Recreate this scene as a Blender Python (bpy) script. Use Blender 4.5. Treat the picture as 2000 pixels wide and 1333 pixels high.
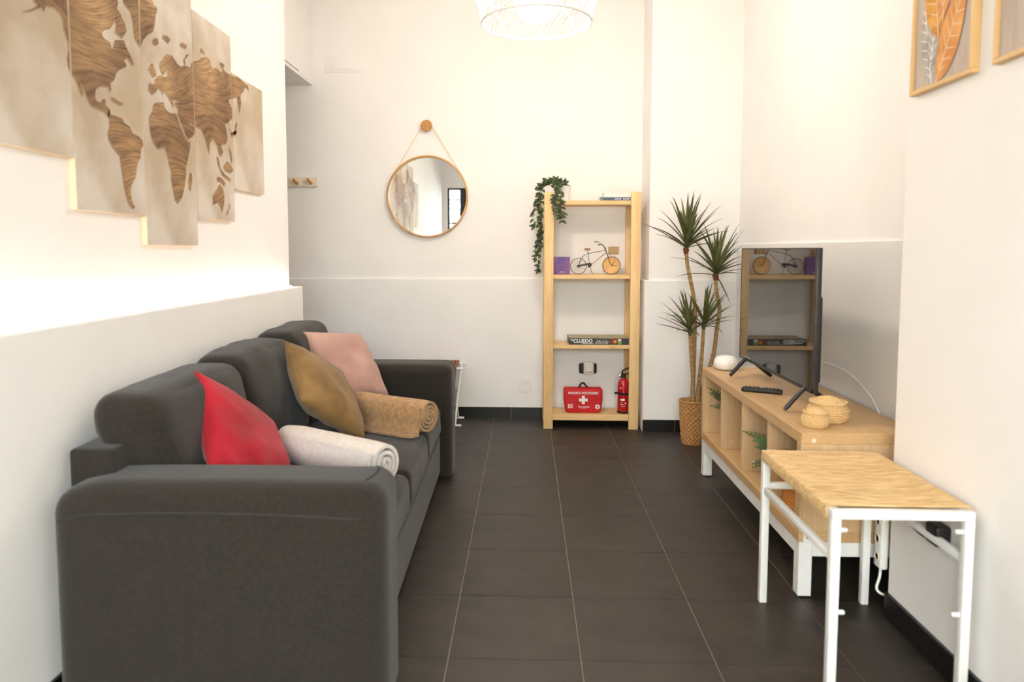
import bpy, bmesh, math, random
from mathutils import Vector, Matrix, noise, geometry

random.seed(7)
scene = bpy.context.scene
for o in list(bpy.data.objects):
    bpy.data.objects.remove(o, do_unlink=True)

# ------------------------------------------------------------------ camera
cam_data = bpy.data.cameras.new('camera')
cam = bpy.data.objects.new('camera', cam_data)
scene.collection.objects.link(cam)
cam.location = (0, 0, 1.2)
cam.rotation_euler = (math.radians(90 - 4.2611), 0, math.radians(2.3995))
cam_data.sensor_fit = 'HORIZONTAL'
cam_data.sensor_width = 36
cam_data.lens = 36 * 1408 / 2000
cam_data.shift_x = 0.0155
cam_data.shift_y = -0.03675
cam_data.clip_start = 0.05
cam_data.dof.use_dof = True
cam_data.dof.focus_distance = 4.4
cam_data.dof.aperture_fstop = 2.8
scene.camera = cam

# ------------------------------------------------------------------ sky and exposure
world = bpy.data.worlds.new('sky')
scene.world = world
world.use_nodes = True
bg = world.node_tree.nodes['Background']
bg.inputs['Color'].default_value = (0.90, 0.94, 1.0, 1)
bg.inputs['Strength'].default_value = 16.5
pl = bpy.data.lights.new('door_portal', 'AREA')
pl.shape = 'RECTANGLE'
pl.size, pl.size_y = 2.1, 2.15
pl.cycles.is_portal = True
po = bpy.data.objects.new('door_portal', pl)
scene.collection.objects.link(po)
po.location = (-0.15, -1.09, 1.075)
po.rotation_euler = (math.radians(90), 0, 0)

scene.view_settings.view_transform = 'Standard'
scene.view_settings.look = 'None'
scene.view_settings.gamma = 1
scene.view_settings.use_curve_mapping = False
scene.view_settings.exposure = 0.84

# ------------------------------------------------------------------ materials
def lin(c):
    return tuple(((v / 255) / 12.92 if v / 255 <= 0.04045 else ((v / 255 + 0.055) / 1.055) ** 2.4) for v in c) + (1,)

def new_mat(name):
    m = bpy.data.materials.new(name)
    m.use_nodes = True
    nt = m.node_tree
    return m, nt, nt.nodes['Principled BSDF']

def plain(name, c1, c2=None, scale=8, rough=0.6, bump=0.0, bscale=120, metallic=0.0, stretch=(1, 1, 1),
          sheen=0.0, spec=0.5, detail=4, jitter=0.0, lo=0.35, hi=0.65, coat=0.0):
    """noise-mottled surface with optional fine relief"""
    m, nt, b = new_mat(name)
    N, L = nt.nodes, nt.links
    tc = N.new('ShaderNodeTexCoord'); mp = N.new('ShaderNodeMapping')
    mp.inputs['Scale'].default_value = stretch
    L.new(tc.outputs['Object'], mp.inputs['Vector'])
    vec = mp.outputs['Vector']
    if jitter:
        oi = N.new('ShaderNodeObjectInfo'); vm = N.new('ShaderNodeVectorMath'); vm.operation = 'SCALE'
        cb = N.new('ShaderNodeCombineXYZ')
        for k in range(3): L.new(oi.outputs['Random'], cb.inputs[k])
        L.new(cb.outputs[0], vm.inputs[0]); vm.inputs['Scale'].default_value = 37
        va = N.new('ShaderNodeVectorMath'); L.new(vec, va.inputs[0]); L.new(vm.outputs[0], va.inputs[1])
        vec = va.outputs[0]
    nz = N.new('ShaderNodeTexNoise'); nz.inputs['Scale'].default_value = scale; nz.inputs['Detail'].default_value = detail
    L.new(vec, nz.inputs['Vector'])
    cr = N.new('ShaderNodeValToRGB')
    cr.color_ramp.elements[0].position = lo; cr.color_ramp.elements[1].position = hi
    cr.color_ramp.elements[0].color = lin(c1); cr.color_ramp.elements[1].color = lin(c2 or c1)
    L.new(nz.outputs['Fac'], cr.inputs['Fac'])
    col = cr.outputs['Color']
    if jitter:
        hs = N.new('ShaderNodeHueSaturation'); mr = N.new('ShaderNodeMapRange')
        L.new(oi.outputs['Random'], mr.inputs['Value'])
        mr.inputs['To Min'].default_value = 1 - jitter; mr.inputs['To Max'].default_value = 1 + jitter
        L.new(mr.outputs[0], hs.inputs['Value']); L.new(col, hs.inputs['Color']); col = hs.outputs['Color']
    L.new(col, b.inputs['Base Color'])
    b.inputs['Roughness'].default_value = rough
    b.inputs['Metallic'].default_value = metallic
    b.inputs['Specular IOR Level'].default_value = spec
    if sheen:
        b.inputs['Sheen Weight'].default_value = sheen; b.inputs['Sheen Roughness'].default_value = 0.5
    if coat: b.inputs['Coat Weight'].default_value = coat
    if bump:
        n2 = N.new('ShaderNodeTexNoise'); n2.inputs['Scale'].default_value = bscale; n2.inputs['Detail'].default_value = 3
        L.new(vec, n2.inputs['Vector'])
        bp = N.new('ShaderNodeBump'); bp.inputs['Strength'].default_value = bump; bp.inputs['Distance'].default_value = 0.01
        L.new(n2.outputs['Fac'], bp.inputs['Height']); L.new(bp.outputs['Normal'], b.inputs['Normal'])
    return m

def wood(name, c1, c2, axis='Z', freq=14, rough=0.5, distort=3.0, knots=None, stretch=0.08, contrast=(0.2, 0.8), nscale=6):
    """streaky grain running along one axis"""
    m, nt, b = new_mat(name)
    N, L = nt.nodes, nt.links
    tc = N.new('ShaderNodeTexCoord'); mp = N.new('ShaderNodeMapping')
    s = [1.0, 1.0, 1.0]; s['XYZ'.index(axis)] = stretch
    mp.inputs['Scale'].default_value = s
    L.new(tc.outputs['Object'], mp.inputs['Vector'])
    nz = N.new('ShaderNodeTexNoise'); nz.inputs['Scale'].default_value = nscale; nz.inputs['Detail'].default_value = 6
    nz.inputs['Distortion'].default_value = 0.4
    L.new(mp.outputs['Vector'], nz.inputs['Vector'])
    wv = N.new('ShaderNodeTexNoise'); wv.inputs['Scale'].default_value = freq * 6; wv.inputs['Detail'].default_value = 4
    wv.inputs['Distortion'].default_value = distort * 0.2
    L.new(mp.outputs['Vector'], wv.inputs['Vector'])
    mx = N.new('ShaderNodeMath'); mx.operation = 'MULTIPLY_ADD'; mx.inputs[1].default_value = 0.5
    ml = N.new('ShaderNodeMath'); ml.operation = 'MULTIPLY'; ml.inputs[1].default_value = 0.5
    L.new(nz.outputs['Fac'], ml.inputs[0]); L.new(wv.outputs['Fac'], mx.inputs[0]); L.new(ml.outputs[0], mx.inputs[2])
    cr = N.new('ShaderNodeValToRGB')
    cr.color_ramp.elements[0].position = contrast[0]; cr.color_ramp.elements[1].position = contrast[1]
    cr.color_ramp.elements[0].color = lin(c2); cr.color_ramp.elements[1].color = lin(c1)
    L.new(mx.outputs[0], cr.inputs['Fac'])
    col = cr.outputs['Color']
    if knots:
        vo = N.new('ShaderNodeTexVoronoi'); vo.inputs['Scale'].default_value = 4.2
        m2 = N.new('ShaderNodeMapping'); m2.inputs['Scale'].default_value = [0.55 if a == axis else 1.0 for a in 'XYZ']
        L.new(tc.outputs['Object'], m2.inputs['Vector']); L.new(m2.outputs[0], vo.inputs['Vector'])
        kr = N.new('ShaderNodeValToRGB'); kr.color_ramp.elements[0].position = 0.03; kr.color_ramp.elements[1].position = 0.085
        kr.color_ramp.elements[0].color = (1, 1, 1, 1); kr.color_ramp.elements[1].color = (0, 0, 0, 1)
        L.new(vo.outputs['Distance'], kr.inputs['Fac'])
        mm = N.new('ShaderNodeMix'); mm.data_type = 'RGBA'
        L.new(kr.outputs['Color'], mm.inputs['Factor']); L.new(col, mm.inputs['A']); mm.inputs['B'].default_value = lin(knots)
        col = mm.outputs['Result']
    L.new(col, b.inputs['Base Color'])
    b.inputs['Roughness'].default_value = rough
    bp = N.new('ShaderNodeBump'); bp.inputs['Strength'].default_value = 0.08; bp.inputs['Distance'].default_value = 0.005
    L.new(mx.outputs[0], bp.inputs['Height']); L.new(bp.outputs['Normal'], b.inputs['Normal'])
    return m

def ringwood(name):
    """printed growth-ring grain of the map"""
    m, nt, b = new_mat(name)
    N, L = nt.nodes, nt.links
    tc = N.new('ShaderNodeTexCoord'); mp = N.new('ShaderNodeMapping')
    mp.inputs['Rotation'].default_value = (math.radians(-14), 0, 0)
    mp.inputs['Scale'].default_value = (1, 0.42, 1)
    L.new(tc.outputs['Object'], mp.inputs['Vector'])
    nz = N.new('ShaderNodeTexNoise'); nz.inputs['Scale'].default_value = 2.4; nz.inputs['Detail'].default_value = 1
    L.new(mp.outputs[0], nz.inputs['Vector'])
    ad = N.new('ShaderNodeVectorMath'); ad.operation = 'MULTIPLY_ADD'
    ad.inputs[1].default_value = (0.55, 0.55, 0.55)
    L.new(nz.outputs['Color'], ad.inputs[0]); L.new(mp.outputs[0], ad.inputs[2])
    wv = N.new('ShaderNodeTexWave'); wv.bands_direction = 'Z'; wv.wave_profile = 'SIN'
    wv.inputs['Scale'].default_value = 26; wv.inputs['Distortion'].default_value = 3.5; wv.inputs['Detail Scale'].default_value = 0.6; wv.inputs['Detail'].default_value = 2
    L.new(ad.outputs[0], wv.inputs['Vector'])
    cr = N.new('ShaderNodeValToRGB')
    cr.color_ramp.elements[0].position = 0.0; cr.color_ramp.elements[0].color = lin((200, 164, 116))
    cr.color_ramp.elements[1].position = 1.0; cr.color_ramp.elements[1].color = lin((136, 102, 70))
    e = cr.color_ramp.elements.new(0.72); e.color = lin((176, 138, 94))
    L.new(wv.outputs['Color'], cr.inputs['Fac'])
    sm_ = N.new('ShaderNodeVectorMath'); sm_.operation = 'MULTIPLY'; sm_.inputs[1].default_value = (1, 0.16, 1)
    L.new(ad.outputs[0], sm_.inputs[0])
    fine = N.new('ShaderNodeTexNoise'); fine.inputs['Scale'].default_value = 62; fine.inputs['Detail'].default_value = 5
    L.new(sm_.outputs[0], fine.inputs['Vector'])
    fr = N.new('ShaderNodeValToRGB'); fr.color_ramp.elements[0].position = 0.34; fr.color_ramp.elements[1].position = 0.62
    fr.color_ramp.elements[0].color = lin((112, 82, 54)); fr.color_ramp.elements[1].color = lin((196, 158, 110))
    L.new(fine.outputs['Fac'], fr.inputs['Fac'])
    blend = N.new('ShaderNodeMix'); blend.data_type = 'RGBA'; blend.inputs['Factor'].default_value = 0.62
    L.new(cr.outputs['Color'], blend.inputs['A']); L.new(fr.outputs['Color'], blend.inputs['B'])
    n2 = N.new('ShaderNodeTexNoise'); n2.inputs['Scale'].default_value = 4
    L.new(tc.outputs['Object'], n2.inputs['Vector'])
    mm = N.new('ShaderNodeMix'); mm.data_type = 'RGBA'; mm.blend_type = 'MULTIPLY'
    c2 = N.new('ShaderNodeValToRGB'); c2.color_ramp.elements[0].position = 0.38; c2.color_ramp.elements[1].position = 0.6
    c2.color_ramp.elements[0].color = lin((176, 160, 150)); c2.color_ramp.elements[1].color = (1, 1, 1, 1)
    L.new(n2.outputs['Fac'], c2.inputs['Fac'])
    mm.inputs['Factor'].default_value = 0.8
    L.new(blend.outputs['Result'], mm.inputs['A']); L.new(c2.outputs['Color'], mm.inputs['B'])
    L.new(mm.outputs['Result'], b.inputs['Base Color'])
    b.inputs['Roughness'].default_value = 0.7
    return m

def glow(name, color, strength):
    m, nt, b = new_mat(name)
    b.inputs['Base Color'].default_value = (1, 1, 1, 1)
    b.inputs['Emission Color'].default_value = color
    b.inputs['Emission Strength'].default_value = strength
    return m

def pane(name):
    m = bpy.data.materials.new(name); m.use_nodes = True
    nt = m.node_tree; N, L = nt.nodes, nt.links
    N.remove(N['Principled BSDF'])
    tr = N.new('ShaderNodeBsdfTransparent'); gl = N.new('ShaderNodeBsdfGlossy'); gl.inputs['Roughness'].default_value = 0.02
    tr.inputs['Color'].default_value = (0.95, 0.97, 0.96, 1)
    fr = N.new('ShaderNodeFresnel'); fr.inputs['IOR'].default_value = 1.45
    mx = N.new('ShaderNodeMixShader')
    L.new(fr.outputs[0], mx.inputs[0]); L.new(tr.outputs[0], mx.inputs[1]); L.new(gl.outputs[0], mx.inputs[2])
    L.new(mx.outputs[0], N['Material Output'].inputs['Surface'])
    return m

def woven(name, c1, c2, scale=60, rough=0.75):
    """plaited straw: two-tone bands plus fibre noise"""
    m, nt, b = new_mat(name)
    N, L = nt.nodes, nt.links
    tc = N.new('ShaderNodeTexCoord')
    wv = N.new('ShaderNodeTexWave'); wv.bands_direction = 'DIAGONAL'; wv.inputs['Scale'].default_value = scale
    wv.inputs['Distortion'].default_value = 2.5; wv.inputs['Detail'].default_value = 2
    L.new(tc.outputs['Object'], wv.inputs['Vector'])
    cr = N.new('ShaderNodeValToRGB'); cr.color_ramp.elements[0].color = lin(c2); cr.color_ramp.elements[1].color = lin(c1)
    cr.color_ramp.elements[0].position = 0.1; cr.color_ramp.elements[1].position = 0.6
    L.new(wv.outputs['Fac'], cr.inputs['Fac']); L.new(cr.outputs[0], b.inputs['Base Color'])
    b.inputs['Roughness'].default_value = rough
    bp = N.new('ShaderNodeBump'); bp.inputs['Strength'].default_value = 0.4; bp.inputs['Distance'].default_value = 0.003
    L.new(wv.outputs['Fac'], bp.inputs['Height']); L.new(bp.outputs[0], b.inputs['Normal'])
    return m

M = {}
M['wall'] = plain('wall_paint', (246, 244, 242), (249, 247, 246), 3, 0.85, 0.05, 60)
M['dado'] = plain('dado_paint', (241, 240, 239), (244, 243, 242), 3, 0.6, 0.04, 60)
M['ceiling'] = plain('ceiling_paint', (244, 241, 236), (247, 244, 240), 3, 0.9)
M['tile'] = plain('slate_tile', (40, 35, 29), (59, 51, 44), 7, 0.48, 0.12, 90, detail=9, jitter=0.07, lo=0.3, hi=0.75, stretch=(1, 1.6, 1))
M['grout'] = plain('tile_grout', (150, 138, 122), (168, 156, 140), 20, 0.9)
M['skirt'] = plain('black_skirting_tile', (16, 15, 15), (24, 22, 21), 12, 0.3, jitter=0.1)
M['sofa'] = plain('charcoal_upholstery', (43, 39, 34), (50, 45, 40), 90, 0.95, 0.25, 420, sheen=0.2, spec=0.15, detail=8)
M['sofa_seam'] = plain('charcoal_piping', (50, 46, 43), (58, 54, 50), 40, 0.95)
M['foot'] = plain('black_plastic', (22, 21, 20), (30, 29, 28), 30, 0.5)
M['red'] = plain('red_velvet', (150, 14, 30), (182, 28, 46), 6, 0.75, 0.12, 60, sheen=0.15, spec=0.2)
M['olive'] = plain('ochre_velvet', (112, 84, 44), (144, 112, 66), 7, 0.8, 0.12, 60, sheen=0.2, spec=0.2)
M['pink'] = plain('blush_velvet', (172, 134, 124), (192, 154, 142), 6, 0.8, 0.1, 60, sheen=0.2, spec=0.2)
M['towel_w'] = plain('white_terry', (240, 228, 214), (248, 240, 230), 60, 0.95, 0.7, 350, sheen=0.3, spec=0.1)
M['towel_b'] = plain('tan_fleece', (172, 130, 84), (200, 158, 108), 60, 0.95, 0.7, 300, sheen=0.3, spec=0.1)
M['canvas'] = plain('aged_canvas_print', (186, 168, 144), (216, 207, 196), 4.2, 0.75, detail=8, lo=0.36, hi=0.62)
M['canvas_edge'] = plain('canvas_edge', (226, 196, 160), (238, 214, 184), 6, 0.8)
M['mapwood'] = ringwood('map_wood_print')
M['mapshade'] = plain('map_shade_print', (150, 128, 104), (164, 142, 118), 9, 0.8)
M['pine'] = wood('pine_wood', (240, 206, 150), (214, 168, 106), 'Z', 12, 0.5, knots=(168, 108, 52), contrast=(0.25, 0.6))
M['pinex'] = wood('pine_board', (240, 206, 150), (216, 172, 112), 'X', 12, 0.5, knots=(170, 112, 58), contrast=(0.25, 0.6))
M['oaky'] = wood('oak_laminate', (212, 176, 128), (186, 148, 102), 'Y', 18, 0.42, contrast=(0.25, 0.62))
M['oakz'] = wood('oak_laminate_upright', (222, 188, 144), (190, 154, 112), 'Z', 22, 0.45, contrast=(0.25, 0.62), stretch=0.04)
M['frame_oak'] = wood('light_oak_frame', (232, 196, 140), (206, 164, 108), 'Z', 14, 0.5)
M['mirror_wood'] = plain('mirror_bentwood', (190, 142, 84), (214, 166, 104), 14, 0.45, stretch=(1, 6, 1))
M['knob'] = plain('cork_wood', (178, 124, 66), (204, 150, 90), 60, 0.6)
M['cord'] = plain('pale_cord', (232, 206, 170), (240, 218, 188), 90, 0.9)
M['whitemetal'] = plain('white_powder_coat', (236, 236, 234), (242, 242, 240), 20, 0.4)
M['offwhite'] = plain('cream_plastic', (228, 216, 192), (234, 224, 204), 20, 0.5)
M['ventplastic'] = plain('ivory_plastic', (238, 236, 231), (242, 240, 236), 20, 0.5)
M['whiteplastic'] = plain('white_plastic', (238, 236, 232), (244, 243, 240), 20, 0.35)
M['blackplastic'] = plain('matt_black_plastic', (20, 19, 19), (28, 26, 26), 30, 0.45)
M['tvbody'] = plain('dark_grey_plastic', (38, 37, 38), (46, 45, 46), 30, 0.4)
m, nt, b = new_mat('glossy_screen'); b.inputs['Base Color'].default_value = (0.006, 0.006, 0.007, 1)
b.inputs['Roughness'].default_value = 0.035; b.inputs['IOR'].default_value = 2.1; M['screen'] = m
m, nt, b = new_mat('mirror_glass'); b.inputs['Base Color'].default_value = (0.93, 0.95, 0.95, 1)
b.inputs['Metallic'].default_value = 1; b.inputs['Roughness'].default_value = 0.01; M['mirror'] = m
M['glass'] = pane('window_glass')
M['chrome'] = plain('brushed_steel', (170, 168, 164), (190, 188, 184), 30, 0.3, metallic=1)
M['jute'] = plain('jute_rope', (198, 160, 108), (232, 198, 146), 120, 0.9, 0.5, 300, stretch=(0.12, 1, 1), detail=6)
M['wicker'] = plain('water_hyacinth', (178, 126, 72), (208, 160, 102), 160, 0.75, 0.5, 200)
M['seagrass'] = plain('seagrass_weave', (204, 162, 102), (238, 208, 156), 320, 0.8, 0.15, 400)
M['rattan'] = woven('brown_rattan', (168, 108, 58), (108, 62, 30), 90)
M['rattan2'] = woven('honey_rattan', (214, 146, 66), (168, 100, 34), 90)
M['leaf'] = plain('dracaena_leaf', (66, 72, 32), (112, 114, 64), 9, 0.5, stretch=(1, 1, 0.3), jitter=0.2, lo=0.3, hi=0.7)
M['trunk'] = plain('dracaena_trunk', (146, 112, 68), (196, 164, 112), 50, 0.85, 0.6, 90, stretch=(0.3, 0.3, 4))
M['sheath'] = plain('red_brown_sheath', (104, 52, 30), (140, 76, 46), 60, 0.8)
M['soil'] = plain('potting_soil', (74, 60, 46), (110, 94, 76), 60, 0.95, 0.8, 90)
M['vine'] = plain('vine_leaf', (40, 54, 26), (72, 88, 44), 40, 0.5, jitter=0.35)
M['stem'] = plain('vine_stem', (84, 74, 40), (104, 92, 52), 40, 0.7)
M['fern'] = plain('artificial_fern', (40, 74, 26), (88, 124, 56), 40, 0.55, jitter=0.2)
M['purple'] = plain('purple_print', (92, 68, 138), (142, 84, 146), 14, 0.5, detail=3)
M['whiteprint'] = plain('white_print', (240, 238, 234), None, 5, 0.6)
M['bluebook'] = plain('blue_cover', (66, 84, 112), (78, 96, 124), 10, 0.5)
M['paper'] = plain('paper_pages', (232, 226, 214), (242, 238, 230), 40, 0.8, stretch=(1, 1, 20))
M['box_dark'] = plain('dark_box_print', (38, 40, 44), (54, 56, 60), 12, 0.45)
M['box_top'] = plain('box_lid_print', (150, 134, 104), (188, 172, 140), 14, 0.5)
M['redprint'] = plain('maroon_print', (86, 34, 24), (120, 54, 34), 20, 0.5)
M['orangeprint'] = plain('orange_print', (206, 122, 50), (222, 146, 70), 20, 0.5)
M['greenprint'] = plain('green_print', (76, 160, 44), (96, 178, 60), 20, 0.5)
M['greyprint'] = plain('grey_print', (146, 138, 126), (206, 200, 190), 60, 0.5)
M['rednylon'] = plain('red_nylon', (190, 14, 20), (208, 26, 30), 14, 0.6, 0.2, 300)
M['redpaint'] = plain('red_enamel', (180, 18, 22), (192, 26, 30), 10, 0.25, coat=0.4)
M['webbing'] = plain('black_webbing', (18, 17, 17), (30, 28, 28), 90, 0.8)
M['wire'] = plain('bronze_wire', (40, 32, 28), (56, 46, 40), 30, 0.45)
M['dial'] = plain('aged_dial', (218, 170, 104), (232, 190, 128), 16, 0.7)
M['leather'] = plain('tan_leather', (146, 104, 70), (166, 122, 84), 30, 0.6)
M['crate'] = wood('crate_wood', (206, 178, 132), (160, 128, 86), 'X', 20, 0.7)
M['picture_bg'] = plain('taupe_print', (182, 164, 152), (200, 186, 174), 5, 0.7, stretch=(1, 5, 0.8))
M['leaf_orange'] = plain('orange_leaf_print', (206, 134, 62), (230, 166, 92), 14, 0.7)
M['leaf_gold'] = plain('gold_leaf_print', (168, 104, 34), (226, 164, 60), 18, 0.7)
M['leaf_grey'] = plain('grey_leaf_print', (150, 146, 140), (180, 176, 168), 18, 0.7)
M['leaf_vein'] = plain('pale_vein_print', (232, 204, 166), None, 5, 0.7)
M['shade'] = plain('white_lamp_wire', (244, 242, 238), (248, 246, 242), 10, 0.5)
M['bulb'] = glow('warm_globe', (1.0, 0.865, 0.745, 1), 57.0)
M['led'] = glow('warm_led', (1.0, 0.84, 0.68, 1), 13.0)
M['garden_wall'] = plain('cream_render', (168, 148, 104), (180, 160, 116), 3, 0.9)
M['paving'] = plain('pale_paving', (190, 182, 170), (206, 198, 186), 4, 0.9)
M['shrub'] = plain('shrub_leaf', (24, 52, 10), (48, 82, 22), 20, 0.6, jitter=0.2)

# ------------------------------------------------------------------ mesh helpers
class MB:
    def __init__(s): s.v, s.f = [], []
    def add(s, vs, fs):
        k = len(s.v); s.v += [Vector(p) for p in vs]; s.f += [tuple(i + k for i in f) for f in fs]; return s
    def box(s, x0, x1, y0, y1, z0, z1, r=0.0, seg=2):
        if r <= 0:
            return s.add([(x0, y0, z0), (x1, y0, z0), (x1, y1, z0), (x0, y1, z0), (x0, y0, z1), (x1, y0, z1), (x1, y1, z1), (x0, y1, z1)],
                         [(0, 3, 2, 1), (4, 5, 6, 7), (0, 1, 5, 4), (1, 2, 6, 5), (2, 3, 7, 6), (3, 0, 4, 7)])
        bm = bmesh.new(); bmesh.ops.create_cube(bm, size=1)
        for v in bm.verts:
            v.co = ((x0 + x1) / 2 + v.co.x * (x1 - x0), (y0 + y1) / 2 + v.co.y * (y1 - y0), (z0 + z1) / 2 + v.co.z * (z1 - z0))
        bmesh.ops.bevel(bm, geom=bm.edges[:], offset=r, segments=seg, profile=0.5, affect='EDGES')
        bm.verts.index_update()
        s.add([v.co.copy() for v in bm.verts], [tuple(v.index for v in f.verts) for f in bm.faces]); bm.free(); return s
    def tube(s, path, r, seg=8, closed=False, taper=None):
        P = [Vector(p) for p in path]; n = len(P); k = len(s.v); up = None
        for i, p in enumerate(P):
            if closed: t = (P[(i + 1) % n] - P[i - 1])
            else: t = P[min(i + 1, n - 1)] - P[max(i - 1, 0)]
            t.normalize()
            if up is None:
                up = t.orthogonal().normalized()
            up = (up - t * up.dot(t)).normalized(); w = t.cross(up)
            rr = r[i] if isinstance(r, (list, tuple)) else r
            for j in range(seg):
                a = 2 * math.pi * j / seg
                s.v.append(p + (up * math.cos(a) + w * math.sin(a)) * rr)
        for i in range(n if closed else n - 1):
            for j in range(seg):
                a, b2 = k + i * seg + j, k + i * seg + (j + 1) % seg
                c, d = k + ((i + 1) % n) * seg + (j + 1) % seg, k + ((i + 1) % n) * seg + j
                s.f.append((a, b2, c, d))
        if not closed:
            s.f.append(tuple(k + j for j in reversed(range(seg)))); s.f.append(tuple(k + (n - 1) * seg + j for j in range(seg)))
        return s
    def lathe(s, prof, seg=32, c=(0, 0, 0), axis='Z', fn=None):
        k = len(s.v); c = Vector(c)
        for i, (r, z) in enumerate(prof):
            for j in range(seg):
                a = 2 * math.pi * j / seg
                rr, zz = fn(r, z, a) if fn else (r, z)
                x, y = rr * math.cos(a), rr * math.sin(a)
                p = {'Z': (x, y, zz), 'Y': (x, zz, y), 'X': (zz, x, y)}[axis]
                s.v.append(c + Vector(p))
        for i in range(len(prof) - 1):
            for j in range(seg):
                a, b2 = k + i * seg + j, k + i * seg + (j + 1) % seg
                s.f.append((a, b2, b2 + seg, a + seg))
        if prof[0][0] > 1e-6: s.f.append(tuple(k + j for j in reversed(range(seg))))
        if prof[-1][0] > 1e-6: s.f.append(tuple(k + (len(prof) - 1) * seg + j for j in range(seg)))
        return s
    def soft(s, x0, x1, y0, y1, z0, z1, r=0.03, bulge=(0, 0, 0), n=12, warp=None):
        """rounded, slightly puffed box"""
        c = Vector(((x0 + x1) / 2, (y0 + y1) / 2, (z0 + z1) / 2)); h = Vector(((x1 - x0) / 2, (y1 - y0) / 2, (z1 - z0) / 2))
        r = min(r, min(h) * 0.999)
        idx, k = {}, len(s.v)
        sp = []
        for a in range(3):
            rr = min(0.999, r / h[a]); e = [-1 + rr * (1 - math.cos(math.pi / 2 * t / 4)) for t in range(4)]
            mid = [-1 + rr + (2 - 2 * rr) * t / (n - 8 + 2) for t in range(0, n - 8 + 3)]
            sp.append(e + mid + [-q for q in reversed(e)])
        m = len(sp[0])
        def vert(i, j, l):
            if (i, j, l) in idx: return idx[(i, j, l)]
            p = Vector((sp[0][i], sp[1][j], sp[2][l]))
            q = Vector([p[a] * h[a] for a in range(3)])
            inn = Vector([max(-(h[a] - r), min(h[a] - r, q[a])) for a in range(3)])
            d = q - inn
            if d.length > 1e-9:
                # equalise corner param then normalise
                q = inn + d.normalized() * r
            for a in range(3):
                b2, c2 = (a + 1) % 3, (a + 2) % 3
                q[a] += p[a] * bulge[a] * max(0, 1 - p[b2] ** 2) * max(0, 1 - p[c2] ** 2)
            q = c + q
            if warp: q = Vector(warp(q, p))
            s.v.append(q); idx[(i, j, l)] = len(s.v) - 1
            return len(s.v) - 1
        R = range(m - 1)
        for i in R:
            for j in R:
                s.f.append((vert(i, j, 0), vert(i, j + 1, 0), vert(i + 1, j + 1, 0), vert(i + 1, j, 0)))
                s.f.append((vert(i, j, m - 1), vert(i + 1, j, m - 1), vert(i + 1, j + 1, m - 1), vert(i, j + 1, m - 1)))
                s.f.append((vert(i, 0, j), vert(i + 1, 0, j), vert(i + 1, 0, j + 1), vert(i, 0, j + 1)))
                s.f.append((vert(i, m - 1, j), vert(i, m - 1, j + 1), vert(i + 1, m - 1, j + 1), vert(i + 1, m - 1, j)))
                s.f.append((vert(0, i, j), vert(0, i, j + 1), vert(0, i + 1, j + 1), vert(0, i + 1, j)))
                s.f.append((vert(m - 1, i, j), vert(m - 1, i + 1, j), vert(m - 1, i + 1, j + 1), vert(m - 1, i, j + 1)))
        return s
    def prism(s, pts, o, u, v, w, h):
        """polygon pts in the u,v plane at o, thickened by h along w"""
        o, u, v, w = Vector(o), Vector(u), Vector(v), Vector(w); n = len(pts)
        a = [o + u * x + v * y for x, y in pts]
        return s.add(a + [p + w * h for p in a],
                     [tuple(range(n))[::-1], tuple(range(n, 2 * n))] + [(i, (i + 1) % n, n + (i + 1) % n, n + i) for i in range(n)])
    def move(s, d):
        d = Vector(d); s.v = [p + d for p in s.v]; return s
    def xform(s, mat):
        s.v = [mat @ p for p in s.v]; return s
    def mesh(s, name, mat, smooth=True):
        me = bpy.data.meshes.new(name); me.from_pydata([tuple(p) for p in s.v], [], s.f)
        me.validate(); me.update()
        bm = bmesh.new(); bm.from_mesh(me); bmesh.ops.recalc_face_normals(bm, faces=bm.faces); bm.to_mesh(me); bm.free()
        if smooth:
            me.polygons.foreach_set('use_smooth', [True] * len(me.polygons))
            try: me.set_sharp_from_angle(angle=math.radians(35))
            except Exception: pass
        if mat: me.materials.append(M[mat] if isinstance(mat, str) else mat)
        return me

def link(name, data, parent=None, loc=(0, 0, 0)):
    o = bpy.data.objects.new(name, data); scene.collection.objects.link(o)
    o.location = loc
    if parent: o.parent = parent
    return o

def tag(o, label, cat, group=None):
    o['label'] = label; o['category'] = cat
    if group: o['group'] = group
    return o

def root(name, loc, label, cat, group=None, rz=0.0):
    o = link(name, None, None, loc); o.empty_display_size = 0.05; o.rotation_euler = (0, 0, rz)
    return tag(o, label, cat, group)

def part(parent, name, mb, mat, world=True, smooth=True, origin=None, label=None):
    """mesh child; world=True means mb holds room coordinates (unrotated parents)"""
    off = Vector((0, 0, 0))
    if world:
        q = parent
        while q: off += q.location; q = q.parent
    o = link(name, mb.move(-off).mesh(name, mat, smooth), parent)
    if label: o['label'] = label
    return o

def single(name, mb, mat, loc, label, cat, group=None, smooth=True):
    o = link(name, mb.move(-Vector(loc)).mesh(name, mat, smooth), None, loc)
    return tag(o, label, cat, group)

def struct(name, mb, mat, parent=None, smooth=False):
    o = link(name, mb.mesh(name, mat, smooth), parent)
    if not parent: o['kind'] = 'structure'
    return o

def arc(c, r, a0, a1, n, plane='XZ'):
    out = []
    for i in range(n + 1):
        a = a0 + (a1 - a0) * i / n
        d = (r * math.cos(a), r * math.sin(a))
        out.append({'XZ': (c[0] + d[0], c[1], c[2] + d[1]), 'XY': (c[0] + d[0], c[1] + d[1], c[2]), 'YZ': (c[0], c[1] + d[0], c[2] + d[1])}[plane])
    return out

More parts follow.
